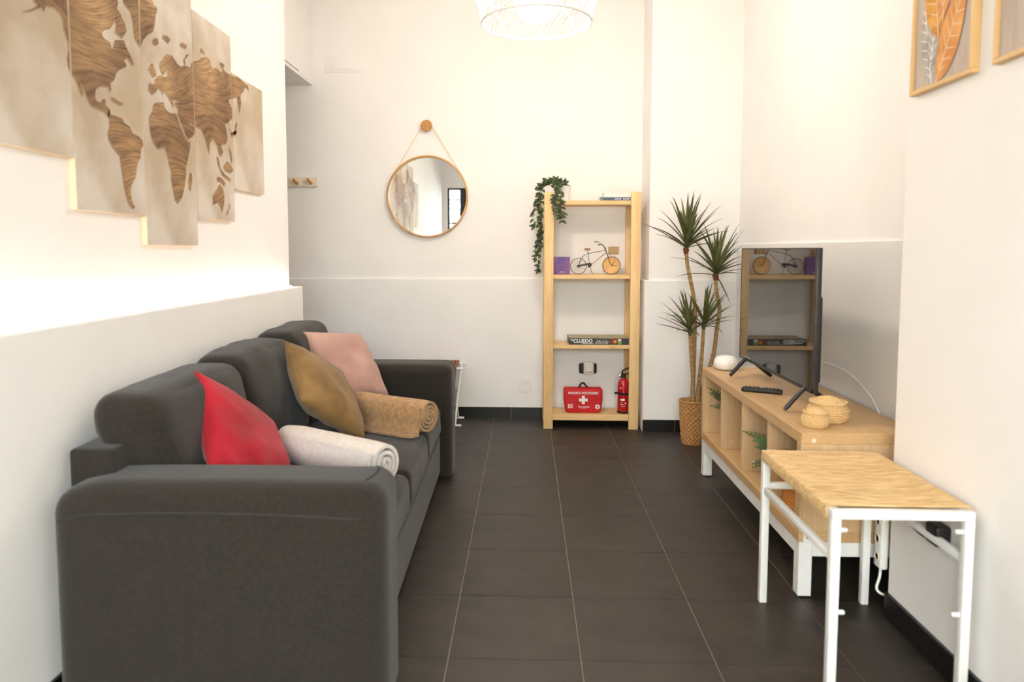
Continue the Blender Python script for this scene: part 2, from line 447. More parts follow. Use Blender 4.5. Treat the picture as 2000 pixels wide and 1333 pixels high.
def smooth_path(P, n=6):
    P = [Vector(p) for p in P]; out = []
    for i in range(len(P) - 1):
        p0, p1, p2, p3 = P[max(i - 1, 0)], P[i], P[i + 1], P[min(i + 2, len(P) - 1)]
        for k in range(n):
            t = k / n
            out.append(0.5 * ((2 * p1) + (p2 - p0) * t + (2 * p0 - 5 * p1 + 4 * p2 - p3) * t * t + (3 * p1 - p0 - 3 * p2 + p3) * t ** 3))
    out.append(P[-1]); return out

def lettering(parent, name, text, size, loc, mat, xaxis=(1, 0, 0), up=(0, 0, 1), width=None, align='CENTER', depth=0.0004, bold=0.0, world=True):
    cu = bpy.data.curves.new(name, 'FONT'); cu.body = text; cu.size = size; cu.align_x = align; cu.align_y = 'CENTER'
    cu.extrude = depth; cu.offset = bold; cu.resolution_u = 3
    t = bpy.data.objects.new(name, cu); scene.collection.objects.link(t)
    bpy.context.view_layer.update()
    me = bpy.data.meshes.new_from_object(t.evaluated_get(bpy.context.evaluated_depsgraph_get()))
    bpy.data.objects.remove(t, do_unlink=True)
    X, U = Vector(xaxis).normalized(), Vector(up).normalized()
    xs = [v.co.x for v in me.vertices]; w = (max(xs) - min(xs)) or 1
    sx = width / w if width else 1
    W = X.cross(U)
    off = Vector((0, 0, 0))
    if world:
        q = parent
        while q: off += q.location; q = q.parent
    for v in me.vertices:
        v.co = Vector(loc) - off + X * v.co.x * sx + U * v.co.y + W * v.co.z
    me.materials.clear(); me.materials.append(M[mat]); me.name = name
    return link(name, me, parent)

# ================================================================== THE ROOM
YB, YBD = 5.075, 5.06            # back wall, its dado
XA, XAD = 1.372, 1.358           # alcove wall behind the television
XR = 1.185                       # near right wall
XL, XLD = -1.293, -1.23          # left wall above and below the ledge
YE, YC = 3.89, 2.335             # far end of the left wall, corner of the right wall
YR = -1.05                       # rear wall
ZC = 3.0

floor = struct('floor', MB().box(-2.35, XA + .15, YR - .1, 5.2, -0.12, -0.004), 'grout')
TX, TY = 0.391, 0.386
tile_mesh = {}
for i in range(-7, 4):
    for j in range(-8, 9):
        x0, x1 = 0.164 + TX * i, 0.164 + TX * (i + 1)
        y0, y1 = 2.035 + TY * j, 2.035 + TY * (j + 1)
        x0, x1, y0, y1 = max(x0, -2.3), min(x1, XA + .02), max(y0, YR), min(y1, YB)
        if x1 - x0 < .03 or y1 - y0 < .03: continue
        key = (round(x1 - x0, 3), round(y1 - y0, 3))
        if key not in tile_mesh:
            g = 0.0016
            tile_mesh[key] = MB().box(g, key[0] - g, g, key[1] - g, -0.01, 0, 0.0012, 1).mesh('tile', 'tile', False)
        link('tile', tile_mesh[key], floor, (x0, y0, 0))

struct('ceiling', MB().box(-2.35, XA + .15, YR - .1, 5.2, ZC, ZC + .1), 'ceiling')

wb = struct('wall_back', MB().box(-2.35, .8, YB, YB + .12, 0, ZC), 'wall')
struct('dado', MB().box(-2.3, .79, YBD, YB, 0, .995, .003, 1), 'dado', wb)
wp = struct('wall_pillar', MB().box(.797, XA + .15, 4.735, YB + .12, 0, ZC), 'wall')
struct('dado', MB().box(.768, XA, 4.72, YBD + .01, 0, 1.0, .004, 1), 'dado', wp)
wa = struct('wall_alcove', MB().box(XA, XA + .15, YC - .02, 4.74, 0, ZC), 'wall')
struct('dado', MB().box(XAD, XA, YC, 4.72, 0, 1.235, .003, 1), 'dado', wa)
struct('wall_right', MB().box(XR, XA + .15, YR - .1, YC, 0, ZC, .004, 2), 'wall')
wl = struct('wall_left', MB().box(-1.62, XL, YR - .1, YE, 0, ZC, .006, 2), 'wall')
struct('dado', MB().box(-1.5, XLD, YR, YE + .03, 0, 1.0, .006, 2), 'dado', wl)
struct('wall_hallway', MB().box(-2.35, -2.3, YR - .1, YB + .1, 0, ZC), 'wall')
# rear wall with the glazed door that the round mirror shows
wr = MB()
wr.box(-2.35, -1.22, YR - .12, YR, 0, ZC); wr.box(.92, XA + .15, YR - .12, YR, 0, ZC); wr.box(-1.22, .92, YR - .12, YR, 2.15, ZC)
struct('wall_rear', wr, 'wall')
dr = link('door_1', None, None, (-.15, YR - .06, 0)); dr['kind'] = 'structure'
def dpart(n, mb, m): return part(dr, n, mb, m, smooth=False)
for x0, x1 in ((-1.22, -1.19), (-1.03, -.9), (-.02, .06), (.84, .92)):
    dpart('stile', MB().box(x0, x1, YR - .09, YR - .03, 0, 2.15, .003, 1), 'blackplastic')
for z0, z1 in ((2.12, 2.15), (1.97, 1.985), (1.6, 1.625), (0, .08)):
    for x0, x1 in ((-1.19, -1.03), (-.9, -.02), (.06, .84)):
        dpart('rail', MB().box(x0, x1, YR - .085, YR - .035, z0, z1, .003, 1), 'blackplastic')
for x0, x1 in ((-1.19, -1.03), (-.9, -.02), (.06, .84)):
    dpart('pane', MB().box(x0, x1, YR - .063, YR - .057, .08, 2.12), 'glass')

# skirting, one tile after another
def skirting(name, a, b, depth, h=.082, L=.39, start=0.0):
    """a -> b along the wall; depth = outward vector"""
    a, b, d = Vector(a), Vector(b), Vector(depth)
    n = (b - a).normalized(); tot = (b - a).length
    base = link(name, MB().prism([(0, 0), (tot, 0), (tot, h - .003), (0, h - .003)], a, n, (0, 0, 1), d * .8, 1).mesh(name, 'grout', False))
    base['kind'] = 'structure'
    s = -start; k = 0
    while s < tot - .01:
        s0, s1 = max(s, 0) + .0012, min(s + L, tot) - .0012
        if s1 - s0 > .01:
            mb = MB().prism([(s0, .001), (s1, .001), (s1, h), (s0, h)], a, n, (0, 0, 1), d, 1)
            link('tile', mb.mesh('tile', 'skirt', False), base)
        s += L
    return base
skirting('baseboard_back', (-2.3, YBD, 0), (.768, YBD, 0), (0, -.009, 0), start=.144)
skirting('baseboard_pillar', (.768, 4.72, 0), (XAD, 4.72, 0), (0, -.009, 0), start=.18)
skirting('baseboard_right', (XR, YC, 0), (XR, YR, 0), (-.011, 0, 0), start=.02)
skirting('baseboard_alcove', (XAD, 4.71, 0), (XAD, YC, 0), (-.009, 0, 0))
skirting('baseboard_left', (XLD, YR, 0), (XLD, YE, 0), (.009, 0, 0))

# outside the door
struct('ground_outside', MB().box(-5, 4, -6.5, YR - .12, -.12, -.02), 'paving')
g = single('garden_wall', MB().box(-4, 3, -3.25, -3.05, -.02, 1.58, .01), 'garden_wall', (-.5, -3.15, -.02),
           'cream rendered garden wall outside the glazed door, seen in the round mirror', 'wall', smooth=False)
sh = root('garden_shrub', (-1.6, -3.8, -.02), 'green leafy shrub above the garden wall, seen in the round mirror', 'shrub')
part(sh, 'stem', MB().tube([(-1.6, -3.8, -.02), (-1.58, -3.8, .8), (-1.61, -3.8, 1.5)], .03, 8), 'stem')
rs = random.Random(3); lv = MB()
for k in range(700):
    d = Vector((rs.gauss(0, 1), rs.gauss(0, 1), rs.gauss(0, 1))).normalized() * rs.uniform(.3, .62) ** .8
    p = Vector((-1.6, -3.8, 1.75)) + Vector((d.x * 1.1, d.y * .6, d.z * .75))
    a = Vector((rs.gauss(0, 1), rs.gauss(0, 1), rs.gauss(0, 1))).normalized(); b2 = a.orthogonal().normalized()
    lv.add([p, p + a * .03 + b2 * .018, p + a * .075, p + a * .03 - b2 * .018], [(0, 1, 2, 3)])
fo = part(sh, 'foliage', lv, 'shrub'); fo['kind'] = 'stuff'

# ================================================================== 13.0 STRIP, PENDANT LAMP
ls = root('led_strip', (XL + .02, 1.5, 1.0), 'glowing warm light strip lying along the ledge behind the sofa', 'light strip')
part(ls, 'base_tape', MB().box(XL + .010, XL + .030, YR + .1, YE - .04, 1.0, 1.002), 'whiteplastic')
part(ls, 'diffuser', MB().box(XL + .012, XL + .028, YR + .1, YE - .05, 1.002, 1.008, .002, 1), 'led')

LX, LY, LK = .044, 3.5, 1.207
LZ = lambda z: 1.2 + (z - 1.2) * LK
lamp = root('pendant_lamp', (LX, LY, LZ(2.08)), 'white wire lattice pendant lamp with a glowing round globe', 'lamp')
GR = .088 * LK
part(lamp, 'globe', MB().lathe([(.0001, -GR)] + [(GR * math.sin(math.pi * t / 14), -GR * math.cos(math.pi * t / 14)) for t in range(1, 14)] + [(.0001, GR)], 28, (LX, LY, LZ(2.172))), 'bulb')
part(lamp, 'lamp_holder', MB().lathe([(.022, LZ(2.26)), (.022, LZ(2.33)), (.008, LZ(2.34))], 16, (LX, LY, 0)), 'whiteplastic')
part(lamp, 'cord', MB().tube([(LX, LY, LZ(2.33)), (LX, LY, ZC - .03)], .0035, 8), 'whiteplastic')
part(lamp, 'ceiling_rose', MB().lathe([(.05, ZC - .002), (.05, ZC - .02), (.02, ZC - .04), (.004, ZC - .045)], 24, (LX, LY, 0)), 'whiteplastic')
prof = [(.214, 2.085), (.222, 2.12), (.233, 2.165), (.241, 2.21), (.245, 2.25), (.235, 2.30), (.205, 2.345), (.155, 2.375), (.09, 2.395), (.03, 2.40)]
prof = [(r * LK, LZ(z)) for r, z in prof]
def shade_pt(t, a):
    q = t * (len(prof) - 1); i = min(int(q), len(prof) - 2); w = q - i
    r = prof[i][0] * (1 - w) + prof[i + 1][0] * w; z = prof[i][1] * (1 - w) + prof[i + 1][1] * w
    return (LX + r * math.cos(a), LY + r * math.sin(a), z)
def ring(t, r, n=72): return [shade_pt(t, 2 * math.pi * k / n) for k in range(n)], r
for t, r in ((0, .0055), (1 / 3, .0035), (2 / 3, .0035), (1, .004)):
    part(lamp, 'shade_ring', MB().tube(ring(t, r)[0], r, 8, closed=True), 'shade')
def sline(mb, p, q, r):
    mb.tube([shade_pt(p[1] + (q[1] - p[1]) * k / 4, p[0] + (q[0] - p[0]) * k / 4) for k in range(5)], r, 5)
NT = 9
for row in range(3):
    t0, t1 = row / 3, (row + 1) / 3
    mb = MB()
    for k in range(NT):
        a0 = 2 * math.pi * (k + .5 * row) / NT; da = 2 * math.pi / NT
        A, B, Cc, D = (a0, t0), (a0 + da, t0), (a0 + da / 2, t1), (a0 + da * 1.5, t1)
        sline(mb, A, Cc, .0032); sline(mb, B, Cc, .0032)
        lp = lambda p, q, w: (p[0] + (q[0] - p[0]) * w, p[1] + (q[1] - p[1]) * w)
        for w in (1, 2, 3, 4, 5):          # upright triangle: strokes parallel to its right side
            sline(mb, lp(A, B, w / 6), lp(A, Cc, w / 6), .0019)
        for w in (1, 2, 3, 4, 5, 6):       # hanging triangle: strokes the other way
            sline(mb, lp(D, Cc, w / 7), lp(D, B, w / 7), .0017)
    o = part(lamp, 'shade_lattice', mb, 'shade')

# ================================================================== SOFA
SO = Vector((-1.205, 1.715, 0))
sofa = root('sofa', SO, 'dark grey fabric three-seat sofa along the left wall', 'sofa', rz=math.radians(0.9))
def sp(n, mb, m='sofa', par=None, label=None): return part(par or sofa, n, mb, m, world=False, label=label)
def arm_warp(y0, y1):
    def w(q, p):
        x, y, z = q
        if z > .5: z -= .03 * max(0, (.14 - x) / .14) ** 1.5
        return (x, y, max(z, .035))
    return w
def fabric(amp, sc):
    def w(q, p):
        n = noise.noise(Vector(q) * sc); n2 = noise.noise(Vector(q) * sc * 2.7 + Vector((5, 1, 2)))
        return q + Vector((p.x, p.y, p.z)) * amp * (n + .4 * n2)
    return w
near_arm = sp('armrest', MB().soft(0, .858, 0, .225, -.04, .612, .055, (0, .006, .004), 18, arm_warp(0, .225)))
far_arm = sp('armrest', MB().soft(0, .858, 1.90, 2.125, -.03, .612, .045, (0, .004, .004), 18, arm_warp(0, .2)))
sp('seam', MB().tube([(.03, .001, .52)] + [(.03 + .72 * t / 10, -.002 - .004 * math.sin(math.pi * t / 10), .535 + .012 * math.sin(math.pi * t / 10)) for t in range(1, 10)] + [(.77, -.001, .534), (.81, .004, .532)], .0028, 6), 'sofa_seam', near_arm)
sp('seam', MB().tube([(.80, .055, .614), (.815, .1, .617), (.815, .16, .616), (.80, .2, .606)], .002, 6), 'sofa_seam', near_arm)
sp('base', MB().soft(.03, .795, .215, 1.91, .045, .262, .02, (0, 0, 0), 14))
sp('back_frame', MB().soft(.0, .125, .1, 2.03, .05, .675, .014, (0, 0, 0), 14))
ys = [.232, .79, 1.345, 1.895]
for k in range(3):
    fw = fabric(.006, 5)
    def sw(q, p, fw=fw):
        q = fw(q, p); return q
    sp('seat_cushion', MB().soft(.18, .803, ys[k], ys[k + 1] - .0015, .255, .408, .034, (.006, .002, .014), 20, sw))
by = [.15, .79, 1.405, 1.985]
for k in range(3):
    fw = fabric(.009, 4.5)
    def bw(q, p, fw=fw, k=k):
        q = fw(q, p)
        t = (q.z - .42) / .4
        x = q.x + .075 * (1 - t)
        y = q.y
        if k == 0 and p.y < 0: y += .085 * max(0, min(1, (1 - (q.z - .42) / .3))) * -p.y
        if k == 2 and p.y > 0: y -= .085 * max(0, min(1, (1 - (q.z - .42) / .3))) * p.y
        z = q.z - .012 * (p.y ** 4) * max(0, t)
        return (max(x, .002), y, z)
    bc = sp('back_cushion', MB().soft(.012, .205, by[k], by[k + 1] + .004, .405, (.805, .822, .838)[k], .052, (.03, .0, .008), 22, bw))
for x in (.08, .72):
    for y in (.08, 2.04):
        sp('foot', MB().lathe([(.03, 0), (.033, .05)], 14, (x, y, 0)), 'foot')

# ---- throw pillows
def pillow(name, mat, c, u, v, a, T, label, seed, pinch=.07):
    c, u, v = Vector(c), Vector(u).normalized(), Vector(v); v = (v - u * v.dot(u)).normalized(); w = u.cross(v)
    n = 26; mb = MB(); idx = {}
    def pt(i, j, side):
        s, t = math.sin(math.pi / 2 * (2 * i / n - 1)), math.sin(math.pi / 2 * (2 * j / n - 1))
        x = a * s * (1 - pinch * (1 - t * t) * s * s); y = a * t * (1 - pinch * (1 - s * s) * t * t)
        e = max(0, (1 - s * s) * (1 - t * t))
        h = T * e ** .42
        wr_ = noise.noise(Vector((s * 2.2 + seed, t * 2.2, side * 3))) * .16 + noise.noise(Vector((s * 5 + seed, t * 4, side * 7))) * .07
        edge = max(abs(s), abs(t)); pl_ = .05 * math.sin((s - t) * 16 + seed) * edge ** 3 * (1 - edge)
        h *= 1 + wr_ * 1.2 + pl_ * 8
        q = c + u * x + v * y + w * h * side
        q.z = max(q.z, .424 + .02 * max(0, s * t) * (q.z < .44))
        return q
    def vert(i, j, side):
        if i in (0, n) or j in (0, n): side = 0
        key = (i, j, side)
        if key not in idx:
            mb.v.append(pt(i, j, side)); idx[key] = len(mb.v) - 1
        return idx[key]
    for side in (1, -1):
        for i in range(n):
            for j in range(n):
                f = (vert(i, j, side), vert(i + 1, j, side), vert(i + 1, j + 1, side), vert(i, j + 1, side))
                if len(set(f)) == 4: mb.f.append(f)
    edge = [pt(i, 0, 0) for i in range(n)] + [pt(n, j, 0) for j in range(n)] + [pt(n - i, n, 0) for i in range(n)] + [pt(0, n - j, 0) for j in range(n)]
    lowest = min(p.z for p in mb.v)
    r = root(name, (c.x, c.y, lowest), label, 'cushion', 'throw cushions on the sofa')
    part(r, 'cover', mb, mat)
    part(r, 'seam', MB().tube(edge, .0022, 6, closed=True), mat)
    return r
def diamond(name, mat, top, bottom, lr, a, T, label, seed):
    A, D, e2 = Vector(top), Vector(bottom), Vector(lr).normalized(); e1 = (A - D).normalized()
    e2 = (e2 - e1 * e2.dot(e1)).normalized()
    return pillow(name, mat, (A + D) / 2, e1 + e2, e1 - e2, a, T, label, seed)
diamond('throw_cushion', 'red', (-1.015, 2.215, .77), (-.765, 2.215, .39), (-.05, 1, 0), .2, .072, 'red velvet cushion on the near end of the sofa', 1)
diamond('throw_cushion', 'olive', (-.985, 2.90, .82), (-.66, 2.86, .43), (0, 1, 0), .185, .08, 'ochre velvet cushion in the middle of the sofa', 5)
pillow('throw_cushion', 'pink', (-.855, 3.36, .655), (.20, .30, -.04), (.13, -.2, -.27), .185, .07, 'blush pink velvet cushion at the far end of the sofa', 9)

# ---- rolled towels
def towel(name, mat, a, b, R, turns, label, th, seed=0, tail=0.0):
    a, b = Vector(a), Vector(b); ax = (b - a).normalized(); L = (b - a).length
    up = Vector((0, 0, 1)); side = ax.cross(up).normalized()
    n = int(turns * 22); r0 = .006; sec_o, sec_i = [], []
    for k in range(n + 1):
        t = k / n; an = -2 * math.pi * turns * (1 - t) + 2.2 * math.pi
        r = r0 + (R - r0) * t
        sec_o.append((r * math.cos(an), r * math.sin(an))); ri = max(.001, r - th)
        sec_i.append((ri * math.cos(an), ri * math.sin(an)))
    if tail:
        x0, y0 = sec_o[-1]
        for q in range(1, 5):
            sec_o.append((x0 - tail * q / 4 * .0 + tail * q / 4, -R + .012 * (1 - q / 4) + th)); sec_i.append((x0 + tail * q / 4, -R))
    m = len(sec_o); ns = 14; mb = MB()
    for q in range(ns + 1):
        t = q / ns
        for sec in (sec_o, sec_i):
            for k, (x, y) in enumerate(sec):
                wob = 1 + .03 * noise.noise(Vector((x * 30 + seed, y * 30, t * 4))) - .10 * (max(0, .18 - t) / .18) ** 2 - .05 * (max(0, t - .88) / .12) ** 2
                jut = .006 * noise.noise(Vector((k * .3, seed, t))) + (.010 * (1 - k / m) * (1 if t > .5 else -1) if q in (0, ns) else 0)
                mb.v.append(a + ax * (L * t + jut) + side * x * wob + up * y * wob)
    S = 2 * m
    for q in range(ns):
        for k in range(m - 1):
            o0, o1 = q * S + k, (q + 1) * S + k
            mb.f.append((o0, o0 + 1, o1 + 1, o1)); mb.f.append((o0 + m, o1 + m, o1 + m + 1, o0 + m + 1))
        mb.f.append((q * S + m - 1, q * S + 2 * m - 1, (q + 1) * S + 2 * m - 1, (q + 1) * S + m - 1))
    for q in (0, ns):
        for k in range(m - 1):
            o0 = q * S + k; mb.f.append((o0, o0 + 1, o0 + m + 1, o0 + m))
    return single(name, mb, mat, ((a + b) / 2).to_tuple()[:2] + (a.z - R,), label, 'towel', 'rolled towels on the sofa')
towel('rolled_towel', 'towel_w', (-.87, 2.55, .504), (-.46, 2.29, .504), .082, 3.6, 'white rolled towel beside the red cushion', .012, 1)
towel('rolled_towel', 'towel_b', (-.80, 3.20, .500), (-.41, 2.99, .500), .078, 4.2, 'tan rolled blanket near the far armrest', .010, 4, tail=.05)


# ================================================================== WORLD MAP IN FIVE PANELS
LAND = [
  [(1.862,1.843),(1.877,1.835),(1.85,1.817),(1.806,1.795),(1.845,1.81),(1.891,1.835),(1.901,1.827),(1.907,1.845),(1.943,1.852),(1.966,1.846),(1.978,1.833),(1.981,1.809),(1.996,1.78),(2.0,1.759),(1.991,1.734),(1.993,1.713),(2.005,1.694),(2.023,1.682),(2.044,1.649),(2.054,1.638),(2.053,1.654),(2.041,1.677),(2.061,1.659),(2.079,1.636),(2.092,1.622),(2.126,1.619),(2.161,1.617),(2.184,1.606),(2.191,1.625),(2.165,1.637),(2.166,1.654),(2.151,1.651),(2.142,1.639),(2.121,1.638),(2.113,1.65),(2.118,1.674),(2.142,1.688),(2.181,1.695),(2.195,1.681),(2.199,1.692),(2.194,1.708),(2.22,1.725),(2.228,1.744),(2.251,1.764),(2.292,1.783),(2.276,1.796),(2.294,1.81),(2.33,1.794),(2.334,1.802),(2.314,1.823),(2.289,1.845),(2.281,1.86),(2.244,1.85),(2.228,1.845),(2.221,1.826),(2.211,1.813),(2.203,1.831),(2.17,1.835),(2.159,1.846),(2.178,1.865),(2.209,1.877),(2.226,1.896),(2.227,1.914),(2.241,1.898),(2.234,1.874),(2.271,1.864),(2.299,1.894),(2.288,1.915),(2.269,1.934),(2.248,1.948),(2.256,1.968),(2.242,1.991),(2.181,1.991),(2.066,1.966),(1.952,1.922),(1.885,1.886),(1.861,1.857)],
  [(2.283,1.984),(2.295,1.974),(2.324,1.966),(2.336,1.941),(2.341,1.91),(2.346,1.886),(2.366,1.873),(2.381,1.865),(2.396,1.893),(2.427,1.92),(2.468,1.944),(2.48,1.982),(2.499,2.034),(2.48,2.032),(2.451,2.056),(2.393,2.062),(2.315,2.028)],
  [(2.188,1.666),(2.213,1.667),(2.238,1.662),(2.267,1.659),(2.244,1.652),(2.212,1.657)],
  [(2.172,1.62),(2.184,1.604),(2.184,1.58),(2.173,1.557),(2.177,1.537),(2.199,1.516),(2.234,1.496),(2.24,1.463),(2.247,1.423),(2.257,1.383),(2.269,1.356),(2.289,1.338),(2.312,1.334),(2.298,1.348),(2.291,1.367),(2.286,1.389),(2.297,1.415),(2.319,1.433),(2.335,1.483),(2.354,1.502),(2.36,1.535),(2.376,1.544),(2.372,1.56),(2.344,1.572),(2.311,1.576),(2.297,1.593),(2.266,1.6),(2.253,1.612),(2.217,1.614),(2.19,1.612),(2.185,1.621)],
  [(2.426,1.762),(2.422,1.738),(2.444,1.727),(2.472,1.742),(2.487,1.759),(2.507,1.753),(2.52,1.739),(2.521,1.76),(2.548,1.748),(2.576,1.726),(2.597,1.709),(2.588,1.739),(2.606,1.743),(2.644,1.74),(2.598,1.731),(2.627,1.715),(2.622,1.696),(2.646,1.664),(2.683,1.623),(2.69,1.613),(2.74,1.634),(2.767,1.659),(2.751,1.671),(2.718,1.669),(2.703,1.685),(2.751,1.673),(2.785,1.673),(2.819,1.667),(2.844,1.64),(2.86,1.611),(2.878,1.584),(2.883,1.626),(2.917,1.651),(2.954,1.628),(2.971,1.594),(2.995,1.589),(3.011,1.608),(2.993,1.638),(3.044,1.65),(3.061,1.673),(3.048,1.713),(3.034,1.731),(3.071,1.742),(3.079,1.714),(3.11,1.693),(3.159,1.71),(3.16,1.727),(3.132,1.712),(3.1,1.704),(3.075,1.726),(3.076,1.747),(3.114,1.766),(3.122,1.802),(3.082,1.832),(3.088,1.843),(3.175,1.872),(3.184,1.839),(3.198,1.803),(3.218,1.85),(3.209,1.883),(3.257,1.916),(3.276,1.937),(3.316,1.926),(3.3,1.947),(3.248,1.953),(3.192,1.96),(3.132,1.95),(3.064,1.948),(3.034,1.954),(3.013,1.936),(2.984,1.941),(2.956,1.942),(2.936,1.934),(2.914,1.94),(2.91,1.959),(2.884,1.967),(2.838,1.952),(2.802,1.931),(2.751,1.914),(2.733,1.887),(2.693,1.885),(2.678,1.903),(2.703,1.928),(2.732,1.935),(2.719,1.928),(2.69,1.906),(2.697,1.888),(2.653,1.871),(2.634,1.874),(2.616,1.883),(2.595,1.895),(2.558,1.891),(2.532,1.876),(2.528,1.863),(2.503,1.851),(2.505,1.828),(2.521,1.811),(2.543,1.827),(2.555,1.844),(2.56,1.821),(2.538,1.805),(2.507,1.804),(2.479,1.795),(2.465,1.781),(2.467,1.765),(2.447,1.762)],
  [(2.445,1.831),(2.427,1.809),(2.44,1.798),(2.452,1.788),(2.476,1.797),(2.47,1.813),(2.458,1.83)],
  [(2.461,1.917),(2.46,1.903),(2.476,1.899),(2.5,1.911),(2.495,1.925),(2.478,1.925)],
  [(2.529,1.951),(2.53,1.94),(2.568,1.932),(2.584,1.948),(2.563,1.956)],
  [(2.651,1.953),(2.673,1.947),(2.705,1.95),(2.71,1.964),(2.674,1.963)],
  [(2.821,1.981),(2.826,1.972),(2.857,1.972),(2.87,1.964),(2.858,1.978),(2.836,1.986)],
  [(2.998,1.973),(3.015,1.961),(3.039,1.947),(3.035,1.966),(3.051,1.974),(3.026,1.978)],
  [(3.157,1.761),(3.167,1.745),(3.149,1.721),(3.159,1.705),(3.109,1.687),(3.099,1.7),(3.132,1.714),(3.145,1.742)],
  [(2.449,1.694),(2.444,1.673),(2.42,1.652),(2.418,1.625),(2.425,1.59),(2.443,1.566),(2.469,1.549),(2.518,1.561),(2.534,1.537),(2.546,1.507),(2.56,1.481),(2.557,1.455),(2.569,1.417),(2.582,1.383),(2.604,1.371),(2.636,1.394),(2.658,1.436),(2.673,1.478),(2.673,1.507),(2.693,1.543),(2.71,1.583),(2.714,1.605),(2.682,1.608),(2.652,1.636),(2.624,1.671),(2.61,1.694),(2.566,1.687),(2.541,1.691),(2.527,1.699),(2.521,1.715),(2.483,1.708),(2.463,1.702)],
  [(2.701,1.491),(2.689,1.46),(2.692,1.432),(2.705,1.422),(2.72,1.458),(2.719,1.488)],
  [(2.966,1.472),(2.925,1.44),(2.9,1.424),(2.899,1.384),(2.944,1.397),(2.971,1.382),(2.983,1.356),(3.006,1.393),(3.012,1.428),(2.999,1.455)],
  [(3.066,1.402),(3.071,1.385),(3.039,1.349),(3.027,1.356),(3.053,1.379)],
  [(2.946,1.587),(2.955,1.555),(2.997,1.513),(3.085,1.494),(3.079,1.504),(3.015,1.519),(2.976,1.544),(2.962,1.58)],
  [(3.048,1.576),(3.011,1.552),(3.028,1.535),(3.081,1.531),(3.112,1.544),(3.083,1.565)],
  [(2.94,1.497),(2.95,1.484),(2.984,1.483),(3.006,1.47),(3.03,1.477),(2.996,1.496),(2.962,1.502)],
  [(3.07,1.642),(3.08,1.614),(3.096,1.572),(3.103,1.587),(3.093,1.621)],
]

XP = XL + .021
def clip(poly, y0, y1, z0, z1):
    for ax, lim, sg in ((0, y0, 1), (0, y1, -1), (1, z0, 1), (1, z1, -1)):
        out = []
        for i in range(len(poly)):
            p, q = poly[i - 1], poly[i]
            ip, iq = (p[ax] - lim) * sg >= 0, (q[ax] - lim) * sg >= 0
            if ip != iq:
                t = (lim - p[ax]) / (q[ax] - p[ax]); out.append((p[0] + (q[0] - p[0]) * t, p[1] + (q[1] - p[1]) * t))
            if iq: out.append(q)
        poly = out
        if len(poly) < 3: return []
    return poly
LAND_TRIS = []
for poly in LAND:
    vs, es, fs_, _, _, _ = geometry.delaunay_2d_cdt([Vector(p) for p in poly], [], [list(range(len(poly)))], 1, 1e-5)
    LAND_TRIS.append([[(vs[i].x, vs[i].y) for i in f] for f in fs_])
panels = [(1.632, 2.001, 1.457, 1.965, 'leftmost canvas panel of the world map, showing Alaska'),
          (2.005, 2.377, 1.313, 2.112, 'canvas map panel with the Americas, second from the left'),
          (2.381, 2.755, 1.216, 2.215, 'tallest middle canvas panel of the world map, showing Africa'),
          (2.759, 3.115, 1.322, 2.112, 'canvas map panel with Asia and Australia, fourth from the left'),
          (3.119, 3.482, 1.466, 1.962, 'rightmost canvas panel of the world map, nearly empty, showing eastern Siberia')]
for y0, y1, z0, z1, lab in panels:
    r = root('canvas_panel', (XL, (y0 + y1) / 2, z0), lab, 'wall art', 'panels of the world map')
    part(r, 'stretched_canvas', MB().box(XL, XP - .0006, y0, y1, z0, z1, .002, 1), 'canvas_edge')
    part(r, 'print_ground', MB().box(XP - .0008, XP, y0 + .001, y1 - .001, z0 + .001, z1 - .001), 'canvas', smooth=False)
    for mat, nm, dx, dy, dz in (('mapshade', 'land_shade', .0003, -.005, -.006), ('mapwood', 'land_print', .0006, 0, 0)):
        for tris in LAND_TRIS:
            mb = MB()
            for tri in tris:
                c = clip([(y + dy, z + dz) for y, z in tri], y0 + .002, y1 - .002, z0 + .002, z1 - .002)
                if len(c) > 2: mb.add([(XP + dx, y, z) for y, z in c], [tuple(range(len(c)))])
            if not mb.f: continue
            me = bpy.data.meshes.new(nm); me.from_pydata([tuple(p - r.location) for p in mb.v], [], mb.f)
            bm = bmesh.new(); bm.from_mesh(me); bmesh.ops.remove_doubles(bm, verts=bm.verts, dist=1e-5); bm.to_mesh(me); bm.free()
            me.materials.append(M[mat]); link(nm, me, r)

